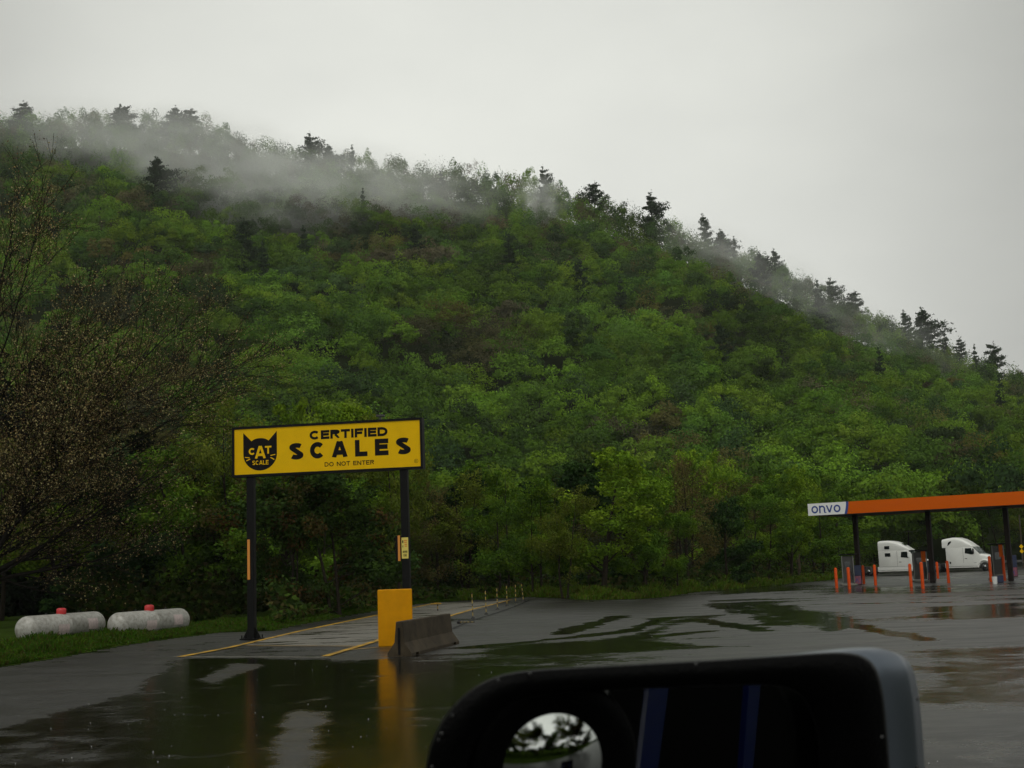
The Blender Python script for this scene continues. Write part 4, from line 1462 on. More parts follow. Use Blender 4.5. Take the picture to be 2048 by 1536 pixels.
def jersey():
    n0, n1 = G(824, 1313), G(919, 1287.5)
    d = (n1 - n0)
    Ln = d.length
    ang = math.atan2(d.y, d.x)
    prof = [(0.0, 0.0), (0.0, 0.075), (0.18, 0.33), (0.225, 0.80), (0.24, 0.815), (0.37, 0.815), (0.385, 0.80), (0.43, 0.33), (0.61, 0.075), (0.61, 0.0)]
    # body: long side towards the viewer at y=0
    root = empty('jersey_barrier', (n0.x, n0.y, 0), ang, 'weathered brownish concrete jersey barrier in front of the yellow block', 'concrete barrier')
    mb = MB()
    xs_ = [0, 0.03, 0.34, 0.36, 0.60, 0.62, Ln - 0.64, Ln - 0.62, Ln - 0.38, Ln - 0.36, Ln - 0.03, Ln]
    rings = []
    for i, x in enumerate(xs_):
        notch = (0.36 <= x <= 0.60) or (Ln - 0.62 <= x <= Ln - 0.38)
        sh = 0.012 if i in (0, len(xs_) - 1) else 0
        ring = []
        for y, z in prof:
            zz = z
            if notch and z < 0.01: zz = 0.075
            ring.append((x, y + (sh if y < 0.3 else -sh), zz + (0.0 if z > 0.01 or notch else 0.0) - (sh if z > 0.7 else 0)))
        rings.append(ring)
    mb.loft(rings, smooth=False)
    body = mb.build('barrier_body', M['concrete'], root)
    # end key slot
    k = MB()
    k.box((-0.004, 0.305, 0.36), (0.03, 0.05, 0.62))
    k.build('end_slot', M['black'], root)
    st = MB()
    for x in (0.9, 1.7, Ln - 1.1):
        st.tube([(x, 0.198, 0.80), (x + 0.01, 0.182, 0.36)], 0.006, 5)
    return root
jersey()

def tank(pxl, pxr, gl, gr, label, dia_px):
    a, b = G(*gl), G(*gr)
    c = (a + b) / 2
    ang = math.atan2(b.y - a.y, b.x - a.x)
    Ln = (b - a).length
    r_ = dia_px / 2 * c.y / FPX
    zc = r_ + 0.0
    root = empty('gas_tank', (c.x, c.y, 0), ang, label, 'gas tank', 'two white gas tanks lying in the grass')
    mb = MB()
    hl = Ln / 2
    prof = []
    for i in range(9):
        t = math.pi / 2 * i / 8
        prof.append((-hl + r_ * 0.75 * (1 - math.sin(t)), r_ * max(0.02, math.cos(math.pi / 2 - t))))
    pts = [(-hl + r_ * 0.75 * (1 - math.cos(math.pi / 2 * i / 8)), r_ * max(0.02, math.sin(math.pi / 2 * i / 8))) for i in range(9)]
    full = pts + [(-0.012, r_), (0, r_ * 1.012), (0.012, r_)] + [(-x, rr) for x, rr in reversed(pts)]
    mb.tube([(x, 0, zc) for x, _ in full], [rr for _, rr in full], 28)
    mb.build('tank_shell', M['tank'], root)
    m2 = MB()
    m2.tube([(-0.05, 0, zc + r_ - 0.02), (-0.05, 0, zc + r_ + 0.10), (-0.05, 0, zc + r_ + 0.17), (-0.05, 0, zc + r_ + 0.20)], [0.17, 0.175, 0.165, 0.10], 16)
    m2.build('valve_cover', M['red'], root)
    for sx in (-1, 1):
        m3 = MB()
        x = sx * hl * 0.58
        m3.box((x, 0, 0.06), (0.12, r_ * 1.2, 0.14 + 0.1))
        m3.build('foot', M['grey_metal'], root)
        m4 = MB()
        x = sx * hl * 0.42
        m4.tube([(x, -0.0, zc + r_ - 0.01), (x, 0, zc + r_ + 0.05), (x + 0.07, 0, zc + r_ + 0.05), (x + 0.07, 0, zc + r_ - 0.01)], 0.012, 6)
        m4.build('lifting_lug', M['grey_metal'], root)
    for x0, x1, a0, a1 in ((-hl * 0.36, -hl * 0.08, 168, 215), (hl * 0.42, hl * 0.68, 150, 200)):
        m5 = MB()
        vs_, fs_ = [], []
        for i in range(7):
            an = R(a0 + (a1 - a0) * i / 6 - 0)
            for x in (x0, x1):
                vs_.append((x, math.cos(an) * (r_ + 0.004), zc + math.sin(an + math.pi) * -(r_ + 0.004) * -1 * -1))
        for i in range(6):
            fs_.append((2 * i, 2 * i + 1, 2 * i + 3, 2 * i + 2))
        m5.add(vs_, fs_, 0, True)
        m5.build('warning_label', M['tank_label'], root)
tank(35, 203, (42, 1287), (198, 1271), 'left of the two gas tanks, dirtier white, half in the weeds', 50)
tank(220, 371, (226, 1276), (368, 1262), 'right of the two gas tanks, cleaner white', 47)

# ------------------------------------------------------------------ striped marker posts
M['stripe'] = bpy.data.materials.new('black_yellow_stripes')
M['stripe'].use_nodes = True
_t = M['stripe'].node_tree
_b = _t.nodes['Principled BSDF']
_tc = _t.nodes.new('ShaderNodeTexCoord')
_sp = _t.nodes.new('ShaderNodeSeparateXYZ')
_m1 = _t.nodes.new('ShaderNodeMath'); _m1.operation = 'MULTIPLY'; _m1.inputs[1].default_value = 4.2
_m2 = _t.nodes.new('ShaderNodeMath'); _m2.operation = 'FRACT'
_m3 = _t.nodes.new('ShaderNodeMath'); _m3.operation = 'GREATER_THAN'; _m3.inputs[1].default_value = 0.45
_mx = _t.nodes.new('ShaderNodeMix'); _mx.data_type = 'RGBA'
_mx.inputs[6].default_value = (0.02, 0.012, 0.008, 1)
_mx.inputs[7].default_value = (0.34, 0.24, 0.05, 1)
_t.links.new(_tc.outputs['Object'], _sp.inputs[0])
_t.links.new(_sp.outputs[2], _m1.inputs[0]); _t.links.new(_m1.outputs[0], _m2.inputs[0]); _t.links.new(_m2.outputs[0], _m3.inputs[0])
_t.links.new(_m3.outputs[0], _mx.inputs[0]); _t.links.new(_mx.outputs[2], _b.inputs['Base Color'])
mb = MB(); mb.tube([(0, 0, 0.0), (0, 0, 1.0)], 0.019, 8)
stake_me = mb.build('post', M['stripe']); sm_ = stake_me.data; bpy.data.objects.remove(stake_me)
mb = MB(); mb.tube([(0, 0, 0.0), (0, 0, 0.03), (0, 0, 0.06)], [0.09, 0.08, 0.035], 10)
foot_o = mb.build('foot', M['rubber']); foot_me = foot_o.data; bpy.data.objects.remove(foot_o)
def marker(loc, h, rx=0.0, ry=0.0, rz=0.0, label='', group='striped marker posts beside the scale'):
    t_ = empty('marker_post', loc, rz, label, 'marker post', group)
    t_.rotation_euler = (rx, ry, rz)
    a = mesh_obj('stake', sm_, t_)
    a.scale = (1, 1, h)
    mesh_obj('foot', foot_me, t_)
for i, (x, yb, yt, lab) in enumerate([(946, 1237, 1187, 'nearest standing striped marker post beside the scale'), (972.5, 1229, 1181, 'second striped marker post from the left'),
                                 (995, 1219, 1176, 'third striped marker post from the left'), (1014, 1212, 1171, 'fourth striped marker post from the left'),
                                 (1031.5, 1206, 1169, 'fifth striped marker post from the left'), (1047, 1202, 1167, 'last striped marker post, leaning slightly at the far end of the row')]):
    p = G(x, yb)
    h = (yb - yt) * p.y / FPX
    marker(p, h, 0, R(-5) if i == 5 else R(-1 + i * 0.4), 0, lab)
p0, p1 = G(918, 1247), G(949, 1253.5)
dv = (p1 - p0)
marker((p0.x, p0.y, 0.05), dv.length * 1.0, 0, R(88), math.atan2(dv.y, dv.x), 'striped marker post knocked flat on the asphalt', None)
p = G(875.5, 1222)
t_ = empty('marker_stand', p, 0, 'short dark stand with flat yellow top on the scale deck behind the barrier', 'marker stand')
mb = MB(); mb.tube([(0, 0, 0), (0, 0, 0.32)], 0.03, 8); mb.build('stake', M['stripe'], t_)
mb = MB(); mb.box((-0.08, 0, 0.35), (0.52, 0.3, 0.05), ch=0.01); mb.build('flat_top', M['line_yellow'], t_)

# ------------------------------------------------------------------ fuel canopy, islands
def canopy():
    dL, dR = 88.0, 80.0
    A = PD(1617, 1034, dL)
    Bp = PD(2048, 1006, dR)
    ztop = (PD(1617, 1011, dL).z + PD(2048, 978.5, dR).z) / 2
    zb = (A.z + Bp.z) / 2
    ang = math.atan2(Bp.y - A.y, Bp.x - A.x)
    vis = math.hypot(Bp.x - A.x, Bp.y - A.y)
    Ln = vis * 1.55
    Wd = 6.8
    fh = ztop - zb
    root = empty('fuel_canopy', (A.x, A.y, 0), ang, 'long flat fuel canopy with orange fascia and white onvo end on dark columns', 'fuel canopy')
    inv = (Matrix.Translation((A.x, A.y, 0)) @ Matrix.Rotation(ang, 4, 'Z')).inverted()
    wl = vis * 0.190
    tilt = (Bp.z - A.z)
    mb = MB()
    mb.box((Ln / 2, 0.06, zb + fh / 2), (Ln, 0.1, fh))
    mb.box((Ln / 2, Wd - 0.06, zb + fh / 2), (Ln, 0.1, fh))
    mb.box((0.05, Wd / 2, zb + fh / 2), (0.1, Wd - 0.24, fh))
    mb.box((Ln - 0.05, Wd / 2, zb + fh / 2), (0.1, Wd - 0.24, fh))
    mb.build('orange_fascia', M['orange'], root)
    mb = MB()
    mb.box((Ln / 2, Wd / 2, zb + 0.06), (Ln - 0.24, Wd - 0.26, 0.08))
    mb.box((Ln / 2, Wd / 2, zb + fh - 0.14), (Ln - 0.24, Wd - 0.26, 0.05))
    mb.build('soffit', M['steel_dark'], root)
    # white end panel with curved blue edge
    mb = MB()
    n = 12
    def xe(t): return wl * (1.0 + 0.035 * math.sin(t * math.pi / 2) * 1.0)
    low = [(0.0, 0.0)] 
    pts = [(-0.004, 0.002), (xe(0) - 0.12, 0.002)] + [(xe(0) - 0.12 + 0.15 * math.sin(math.pi / 2 * i / n), fh * i / n) for i in range(1, n)] + [(xe(0) + 0.03, fh + 0.002), (-0.004, fh + 0.002)]
    front_ = [(x, -0.004, zb + z) for x, z in pts]
    back_ = [(x, 0.008, zb + z) for x, z in pts]
    m_ = len(pts)
    mb.add(front_ + back_, [tuple(range(m_))] + [tuple(reversed(range(m_, 2 * m_)))] + [(i, m_ + i, m_ + (i + 1) % m_, (i + 1) % m_) for i in range(m_)])
    pan = mb.build('white_panel', M['white'], root)
    mb = MB()
    st = []
    for i in range(n + 1):
        x = xe(0) - 0.12 + 0.15 * math.sin(math.pi / 2 * i / n)
        st.append((x, -0.008, zb + fh * i / n))
        st.append((x + 0.17, -0.008, zb + fh * i / n))
    mb.add(st, [(2 * i, 2 * i + 1, 2 * i + 3, 2 * i + 2) for i in range(n)])
    mb.build('blue_stripe', M['logo_blue'], pan)
    mb = MB()
    def frm(a_, b_, lift): return (a_ * wl, -0.004 - lift, zb + b_ * fh)
    put_strokes(mb, 'onvo', frm, 0.09, 0.17, 0.86, 0.80, wl, fh, 0.21, 0.14)
    mb.build('lettering', M['logo_blue'], pan)
    # columns
    cols = []
    for cx in (1712.5, 1859, 2015, 2190):
        r_ = ray(cx, 1075)
        li = inv.to_3x3() @ r_
        lo = inv @ CAM
        t = (3.4 - lo.y) / li.y
        q = lo + li * t
        mb = MB()
        mb.box((q.x, 3.4, zb / 2), (0.30, 0.30, zb - 0.02), ch=0.02)
        mb.build('column', M['steel_dark'], root)
        cols.append((root.matrix_world, q.x))
    return ang
cang = canopy()
bpy.context.view_layer.update()

def island(px_c, py_b, wpx_lid, lid_y, orange_off, lab, has_orange):
    p = G(px_c, py_b)
    sc_ = p.y / FPX
    H = (py_b - lid_y) * sc_
    root = empty('fuel_dispenser', p, -0.12, lab, 'fuel pump', 'fuel dispensers under the canopy')
    mb = MB()
    mb.box((0, 0.30, 0.06), (1.0, 1.7, 0.12), ch=0.02)
    mb.build('island_kerb', M['line_pale'], root)
    w_ = wpx_lid * sc_ * 0.62
    mb = MB()
    mb.box((0, 0.3, 0.12 + (H - 0.2) / 2), (w_, 0.62, H - 0.32), ch=0.02)
    mb.build('cabinet', M['grey_metal'], root)
    mb = MB()
    mb.box((0.08, 0.3, H - 0.035), (wpx_lid * sc_, 0.9, 0.09), ch=0.02)
    mb.build('lid', M['black'], root)
    for s_ in (-1, 1):
        mb = MB()
        mb.box((s_ * (w_ / 2 + 0.03), -0.06, 0.12 + (H - 0.2) / 2), (0.055, 0.055, H - 0.3))
        mb.build('frame_upright', M['silver'], root)
    mb = MB()
    mb.box((-0.02, -0.02, H * 0.66), (w_ * 0.55, 0.03, H * 0.20))
    mb.build('display', M['glass_dark'], root)
    mb = MB()
    mb.tube([(w_ / 2 - 0.05, -0.06, H * 0.6), (w_ / 2 - 0.02, -0.16, H * 0.35), (w_ / 2 - 0.08, -0.14, H * 0.2), (w_ / 2 - 0.14, -0.08, H * 0.45)], 0.02, 6)
    mb.build('hose', M['rubber'], root)
    if has_orange:
        mb = MB()
        mb.box((w_ * 0.30, -0.03, H * 0.80), (w_ * 0.36, 0.035, H * 0.34))
        mb.build('orange_panel', M['orange'], root)
    return p, sc_
island(1698, 1171, 32, 1109.5, 0, 'fuel dispenser at the first column, with light metal uprights', False)
island(1843, 1164, 38, 1101.5, 1, 'fuel dispenser at the middle column, in front of the left truck', True)
island(2000, 1160, 32, 1088.5, 1, 'fuel dispenser at the third column, right of the right truck', True)

def bin_unit(x0, x1, yt, ymid, yb, lab):
    p = G((x0 + x1) / 2, yb)
    p = Vector((p.x, p.y - 0.5, p.z))
    sc_ = p.y / FPX
    wd = (x1 - x0) * sc_
    H = (yb - yt) * sc_
    root = empty('service_bin', p, -0.12, lab, 'service bin', 'blue service bins at the columns')
    mb = MB()
    mb.box((0, 0.16, H / 2 + 0.02), (wd, 0.3, H), ch=0.02)
    mb.build('bin_body', M['steel_dark'], root)
    hm = H * (yb - ymid) / (yb - yt)
    mb = MB()
    mb.box((0, -0.005, (H + hm) / 2), (wd * 0.96, 0.06, H - hm - 0.02), ch=0.012)
    mb.build('blue_holder', M['blue_bin'], root)
    mb = MB()
    mb.box((0, 0.0, hm / 2 + 0.03), (wd * 0.88, 0.04, hm - 0.06))
    ps = mb.build('poster', M['poster'], root)
    mb = MB()
    s_ = min(wd, hm) * 0.3
    z0 = hm / 2
    mb.add([(-s_ * 1.2, -0.026, z0 - s_ * 0.8), (-s_ * 0.9, -0.026, z0 - s_ * 0.8), (0 - s_ * 0.2, -0.026, z0 + s_ * 0.9), (-s_ * 0.45, -0.026, z0 + s_ * 0.9),
            (s_ * 0.55, -0.026, z0 - s_ * 0.8), (s_ * 0.25, -0.026, z0 - s_ * 0.8)], [(0, 1, 2, 3), (3, 2, 4, 5)])
    mb.build('poster_mark', M['logo_blue'], ps)
bin_unit(1705, 1720, 1131, 1152, 1170, 'blue holder over red poster at the first canopy column')
bin_unit(1853, 1868, 1122, 1145, 1163, 'blue holder over red poster at the middle canopy column')
bin_unit(2015, 2031, 1111, 1135, 1154, 'blue holder over red poster at the third canopy column')

mb = MB()
mb.tube([(0, 0, 0), (0, 0, 0.96), (0, 0, 1.0), (0, 0, 1.02)], [0.095, 0.095, 0.07, 0.02], 14)
bo = mb.build('bollard', M['bollard']); bme = bo.data; bpy.data.objects.remove(bo)
bl = [(1673.5, 1176, 1137, 'bollard left of the first dispenser, leftmost of all orange bollards'), (1699, 1178, 1136, 'orange bollard in front of the first dispenser'),
      (1728, 1168, 1132, 'orange bollard behind the first column'), (1751.5, 1171, 1131, 'leaning orange bollard at the rear wheel of the left truck'),
      (1822.5, 1173, 1129, 'orange bollard left of the middle dispenser'), (1846, 1177, 1126, 'orange bollard in front of the middle dispenser'),
      (1876, 1157, 1125, 'orange bollard behind the middle column'), (1897.5, 1166, 1123, 'orange bollard right of the middle column at the rear of the right truck'),
      (1982.5, 1164, 1114, 'orange bollard left of the third dispenser at the nose of the right truck'), (2009.5, 1161, 1112, 'orange bollard in front of the third dispenser')]
for x, yb, yt, lab in bl:
    p = G(x, yb)
    h = (yb - yt) * p.y / FPX
    o = mesh_obj('bollard', bme)
    o.location = p
    o.scale = (1, 1, h)
    tag(o, lab if lab.startswith('orange') or lab.startswith('leaning') else 'orange ' + lab, 'bollard', 'orange bollards at the fuel islands')
# bucket and dark tub at the third island
p = G(1990, 1168)
root = empty('bucket', p, 0, 'small white bucket by the left bollard of the third dispenser', 'bucket')
mb = MB(); mb.tube([(0, 0, 0), (0, 0, 0.02), (0, 0, 0.42), (0, 0, 0.44)], [0.13, 0.135, 0.16, 0.165], 14); mb.build('pail', M['white'], root)
mb = MB(); mb.tube([(-0.16, 0, 0.40), (-0.1, -0.05, 0.5), (0.1, -0.05, 0.5), (0.16, 0, 0.40)], 0.006, 5); mb.build('handle', M['silver'], root)
p = G(1999, 1165)
root = empty('storage_tub', p, 0, 'dark blue tub with pale rim under the third dispenser', 'tub')
mb = MB(); mb.box((0, 0, 0.22), (0.42, 0.4, 0.44), ch=0.03); mb.build('tub_body', M['blue_bin'], root)
mb = MB(); mb.box((0, 0, 0.46), (0.46, 0.44, 0.035), ch=0.01); mb.build('rim', M['line_pale'], root)

# ------------------------------------------------------------------ trucks
def rrect(x, hw, z0, z1, cr_=0.18, n=4, cb_=0.05):
    """cross-section ring in the y,z plane at x"""
    pts = []
    for (cx, cz, a0, rr) in ((hw, z1, 0, cr_), (-hw, z1, 90, cr_), (-hw, z0, 180, cb_), (hw, z0, 270, cb_)):
        ccx = cx - rr if cx > 0 else cx + rr
        ccz = cz - rr if cz == z1 else cz + rr
        for i in range(n + 1):
            an = R(a0 + 90 * i / n)
            pts.append((x, ccx + rr * math.cos(an), ccz + rr * math.sin(an)))
    return pts

def wheel(root, x, y, r_, w_, name='wheel', face=-1):
    mb = MB()
    prof = [(-w_ / 2, r_ * 0.62), (-w_ / 2, r_ * 0.93), (-w_ / 2 + 0.03, r_), (w_ / 2 - 0.03, r_), (w_ / 2, r_ * 0.93), (w_ / 2, r_ * 0.62)]
    mb.tube([(x, y + a, r_) for a, _ in prof], [b for _, b in prof], 22)
    wo_ = mb.build(name, M['rubber'], root)
    mb = MB()
    s_ = face
    mb.tube([(x, y + s_ * (w_ / 2 + 0.004), r_), (x, y + s_ * (w_ / 2 - 0.02 + 0.0), r_), (x, y + s_ * (w_ / 2 + 0.03), r_), (x, y + s_ * (w_ / 2 + 0.10), r_)], [r_ * 0.60, r_ * 0.5, r_ * 0.22, r_ * 0.16], 18)
    mb.build('rim', M['chrome'], wo_)

def glass(root, pts, m, name, th=0.02):
    """pts: world-plane polygon in local coords; extruded a little outwards (normal)"""
    P = [Vector(p) for p in pts]
    nrm = (P[1] - P[0]).cross(P[2] - P[0]).normalized() * th
    n = len(P)
    mb = MB()
    mb.add([p + nrm for p in P] + P, [tuple(range(n)), tuple(reversed(range(n, 2 * n)))] + [(i, n + i, n + (i + 1) % n, (i + 1) % n) for i in range(n)])
    return mb.build(name, m, root)

def truck(loc, rz, style, label, s=1.0, sx_=1.0):
    root = empty('semi_truck', loc, rz, label, 'truck', 'white tractor units parked beyond the pumps')
    root.scale = (s * sx_, s, s)
    W = 1.22
    # local frame: x forward, y left, z up; origin under the back of the sleeper
    if style == 0:   # tall sleeper with two square windows
        top = [(0.0, 3.86), (0.35, 3.92), (1.2, 3.93), (1.9, 3.84), (2.6, 3.62), (3.15, 3.30), (3.62, 2.98), (3.86, 2.84)]
        cab_bot = 0.95
        ws_top, ws_bot = (3.80, 2.80), (4.28, 1.98)
    else:
        top = [(-0.45, 3.74), (0.0, 3.82), (0.9, 3.93), (1.5, 3.92), (2.2, 3.74), (2.9, 3.36), (3.4, 2.98), (3.62, 2.86)]
        cab_bot = 0.62
        ws_top, ws_bot = (3.58, 2.82), (4.42, 2.0)
    mb = MB()
    split = 2.78
    # roof fairing
    rings = []
    for x, z in top:
        hw = W * (0.99 - 0.02 * max(0, x - 2.4) ** 2)
        rings.append(rrect(x, hw, split, z, min(0.32, (z - split) * 0.45), 4, 0.01))
    mb.loft(rings)
    # sleeper and cab body
    rings = []
    for x in (0.0, 0.03, 1.9, 2.5, 3.0, ws_top[0] - 0.02):
        rings.append(rrect(x, W if x > 0.01 else W - 0.03, cab_bot, split - 0.004, 0.05, 4, 0.05))
    # narrowing at the windshield
    rings.append(rrect(ws_bot[0] - 0.03, W * 0.93, cab_bot, ws_bot[1] + 0.0, 0.05, 4, 0.05))
    mb.loft(rings)
    mb.build('cab', M['truck_white'], root)
    # hood
    mb = MB()
    if style == 0:
        hood = [(4.20, 1.14, 2.00), (4.5, 1.08, 1.93), (5.1, 1.0, 1.80), (5.6, 0.9, 1.66), (5.95, 0.78, 1.45), (6.05, 0.72, 1.25)]
    else:
        hood = [(4.28, 1.14, 2.02), (4.7, 1.08, 1.96), (5.3, 1.0, 1.84), (5.8, 0.9, 1.66), (6.08, 0.80, 1.42), (6.16, 0.74, 1.2)]
    mb.loft([rrect(x, hw, 0.85, z, 0.22, 4, 0.05) for x, hw, z in hood])
    mb.build('hood', M['truck_white'], root)
    # fenders over the front wheels
    for sy in (-1, 1):
        mb = MB()
        vs_, fs_ = [], []
        wx, wr = 5.0, 0.68
        n = 12
        for i in range(n + 1):
            a = R(-5 + 190 * i / n)
            for (rr, yy) in ((wr, 0.82), (wr, 1.22), (wr + 0.16, 1.17), (wr + 0.20, 0.82)):
                vs_.append((wx + rr * math.cos(a) * 1.08, sy * yy, 0.50 + rr * math.sin(a)))
        for i in range(n):
            for k in range(4):
                k2 = (k + 1) % 4
                f = (4 * i + k, 4 * i + k2, 4 * i + 4 + k2, 4 * i + 4 + k)
                fs_.append(f if sy < 0 else f[::-1])
        mb.add(vs_, fs_, 0, True)
        mb.build('fender', M['truck_white'], root)
        wheel(root, wx, sy * 1.04, 0.51, 0.30, face=sy)
        for dx in (-1.35, -2.65):
            wheel(root, dx, sy * 0.98, 0.51, 0.52, face=sy)
        # side fairing below the cab
        mb = MB()
        mb.box((1.95, sy * 1.14, 0.72), (4.3, 0.12, 0.56), ch=0.03)
        mb.build('side_fairing', M['truck_white'], root)
        mb = MB()
        mb.box((2.0, sy * 1.205, 0.985), (4.0, 0.02, 0.03))
        mb.box((1.95, sy * 1.206, 0.60), (4.2, 0.02, 0.025))
        mb.build('trim_line', M['steel_dark'], root)
        # side windows
        y = sy * (W + 0.004)
        def q(pts, nm, m_):
            P3 = [(a, y, b) for a, b in pts]
            if sy > 0: P3 = P3[::-1]
            glass(root, P3, m_, nm, 0.014)
        if style == 0:
            q([(2.75, 2.02), (3.62, 1.92), (3.74, 2.05), (3.62, 2.62), (2.85, 2.62)], 'door_window', M['glass_dark'])
            q([(0.80, 2.12), (1.50, 2.12), (1.50, 2.52), (0.80, 2.52)], 'sleeper_window', M['glass_dark'])
            q([(0.80, 2.98), (1.42, 2.98), (1.42, 3.32), (0.80, 3.32)], 'upper_window', M['glass_dark'])
        else:
            q([(2.55, 2.10), (3.50, 1.92), (3.66, 1.98), (3.42, 2.66), (2.62, 2.66)], 'door_window', M['glass_dark'])
            q([(0.30, 3.02), (0.42, 3.06), (0.80, 3.36), (0.86, 3.52), (0.66, 3.50), (0.40, 3.36)], 'side_emblem', M['glass_dark'])
            q([(0.42, 0.94), (0.62, 0.94), (0.62, 1.14), (0.42, 1.18)], 'fuel_cap', M['steel_dark'])
        q([(2.30, 1.02), (2.32, 1.02), (2.32, 2.72), (2.30, 2.72)], 'door_seam', M['grey_metal'])
        q([(2.50, 1.45), (2.78, 1.45), (2.78, 1.51), (2.50, 1.51)], 'door_handle', M['steel_dark'])
        # mirror
        mb = MB()
        mb.box((3.75, sy * 1.45, 2.30), (0.16, 0.22, 0.62), ch=0.04)
        mb.tube([(3.75, sy * 1.2, 2.5), (3.75, sy * 1.4, 2.5)], 0.025, 6)
        mb.build('wing_mirror', M['white'] if style == 0 else M['black'], root)
        # headlight
        mb = MB()
        mb.box((5.86, sy * 0.86, 1.18), (0.34, 0.20, 0.20), ch=0.06)
        mb.build('headlight', M['chrome'], root)
    # windshield: two faceted panes
    for sy in (-1, 1):
        P = [(ws_top[0] + 0.06, 0.0, ws_top[1]), (ws_bot[0] + 0.14, 0.0, ws_bot[1] + 0.03), (ws_bot[0] + 0.07, sy * 1.08, ws_bot[1] + 0.03), (ws_top[0] + 0.04, sy * 1.08, ws_top[1] - 0.02)]
        if sy > 0: P = P[::-1]
        glass(root, P[::-1] if True else P, M['glass_shield'], 'windshield', -0.03)
    if style == 0:
        P = [(2.75, -0.45, 3.565), (3.15, -0.45, 3.32), (3.15, 0.45, 3.32), (2.75, 0.45, 3.565)]
        glass(root, P, M['glass_dark'], 'roof_window', 0.04)
    # grille, bumper, chassis, fifth wheel
    xf = 6.06 if style == 0 else 6.17
    mb = MB(); mb.box((xf, 0, 1.22), (0.06, 1.2, 0.5), ch=0.02); mb.build('grille', M['grille'], root)
    mb = MB(); mb.box((xf - 0.06, 0, 0.62), (0.40, 2.3, 0.46), ch=0.10); mb.build('bumper', M['truck_white'] if style == 0 else M['steel_dark'], root)
    mb = MB()
    for sy in (-1, 1): mb.box((0.9, sy * 0.42, 0.80), (9.6, 0.09, 0.26))
    mb.box((-2.0, 0, 1.02), (1.0, 0.9, 0.12), ch=0.02)
    mb.box((-3.86, 0, 0.75), (0.1, 1.6, 0.2))
    mb.build('chassis', M['rubber'], root)
    mb = MB()
    for dx in (-1.35, -2.65): mb.tube([(dx, -0.75, 0.51), (dx, 0.75, 0.51)], 0.09, 8)
    mb.tube([(5.0, -0.9, 0.51), (5.0, 0.9, 0.51)], 0.07, 8)
    mb.build('axle', M['rubber'], root)
    mb = MB(); mb.tube([(-0.18, 0.7, 0.9), (-0.18, 0.7, 2.6)], 0.08, 10); mb.build('exhaust_stack', M['chrome'], root)
    return root

# truck 1: back of sleeper at x 1756, front wheel about x 1832; truck 2: back 1890, nose 1986
pA = G(1766, 1151)
truck(pA, R(-32), 0, 'white tall sleeper tractor with square side windows, left of the two trucks', 0.97, 0.92)
pB = G(1902, 1144)
truck(pB, R(-38), 1, 'white rounded aero sleeper tractor, right of the two trucks', 0.97, 0.87)

# ------------------------------------------------------------------ distant guard rail, roadside sign, utility pole
def guardrail():
    a, b = G(1935, 1128), G(2120, 1122)
    Y0 = 158
    a = PY(1940, 1108, Y0); b = PY(2130, 1100, Y0 - 4)
    a.z = b.z = -0.1
    root = empty('guard_rail', a, math.atan2(b.y - a.y, b.x - a.x), 'grey steel guard rail along the road at the far right', 'guard rail')
    Ln = (b - a).length
    mb = MB()
    prof = [(0.0, 0.55), (-0.06, 0.62), (-0.02, 0.70), (-0.06, 0.78), (0.0, 0.86)]
    vs_ = [(x, y, z) for x in (0, Ln) for y, z in prof] + [(x, y + 0.03, z) for x in (0, Ln) for y, z in prof]
    fs_ = [(i, i + 5, i + 6, i + 1) for i in range(4)] + [(10 + i, 11 + i, 16 + i, 15 + i) for i in range(4)]
    mb.add(vs_, fs_)
    mb.build('rail', M['grey_metal'], root)
    k = 0.3
    while k < Ln:
        mb = MB(); mb.box((k, 0.12, 0.42), (0.14, 0.16, 0.85)); mb.build('post', M['steel_dark'], root)
        k += 2.2
guardrail()
p = PY(2043, 1100, 140); p.z = -0.1
root = empty('roadside_sign', p, 0.0, 'small yellow roadside sign with two stacked plates at the right edge', 'road sign')
mb = MB(); mb.tube([(0, 0, 0), (0, 0, 2.6)], 0.035, 8); mb.build('pole', M['grey_metal'], root)
for zc in (1.9, 2.4):
    mb = MB(); s_ = 0.24
    mb.add([(x, y, zc + z) for y in (-0.06, -0.04) for x, z in ((0, -s_), (s_, 0), (0, s_), (-s_, 0))], [(0, 1, 2, 3), (7, 6, 5, 4), (0, 4, 5, 1), (1, 5, 6, 2), (2, 6, 7, 3), (3, 7, 4, 0)])
    mb.build('warning_plate', M['sign_yellow'], root)
def pole(px_, ytop, Y, lab, r_=0.13):
    q = PY(px_, ytop, Y)
    root = empty('utility_pole', (q.x, q.y, -0.2), 0, lab, 'utility pole')
    mb = MB(); mb.tube([(0, 0, 0), (0, 0, q.z + 0.2)], [r_ * 1.2, r_ * 0.8], 10); mb.build('pole_shaft', M['concrete'], root)
    mb = MB(); mb.tube([(0, -r_ - 0.02, q.z - 0.9), (0, -r_ - 0.02, q.z - 0.2)], 0.05, 8); mb.build('insulator', M['grey_metal'], root)
pole(1588, 978, 112, 'weathered grey utility pole standing among trees left of the canopy')
pole(2038, 1030, 150, 'thin pale utility pole behind the third canopy column', 0.1)

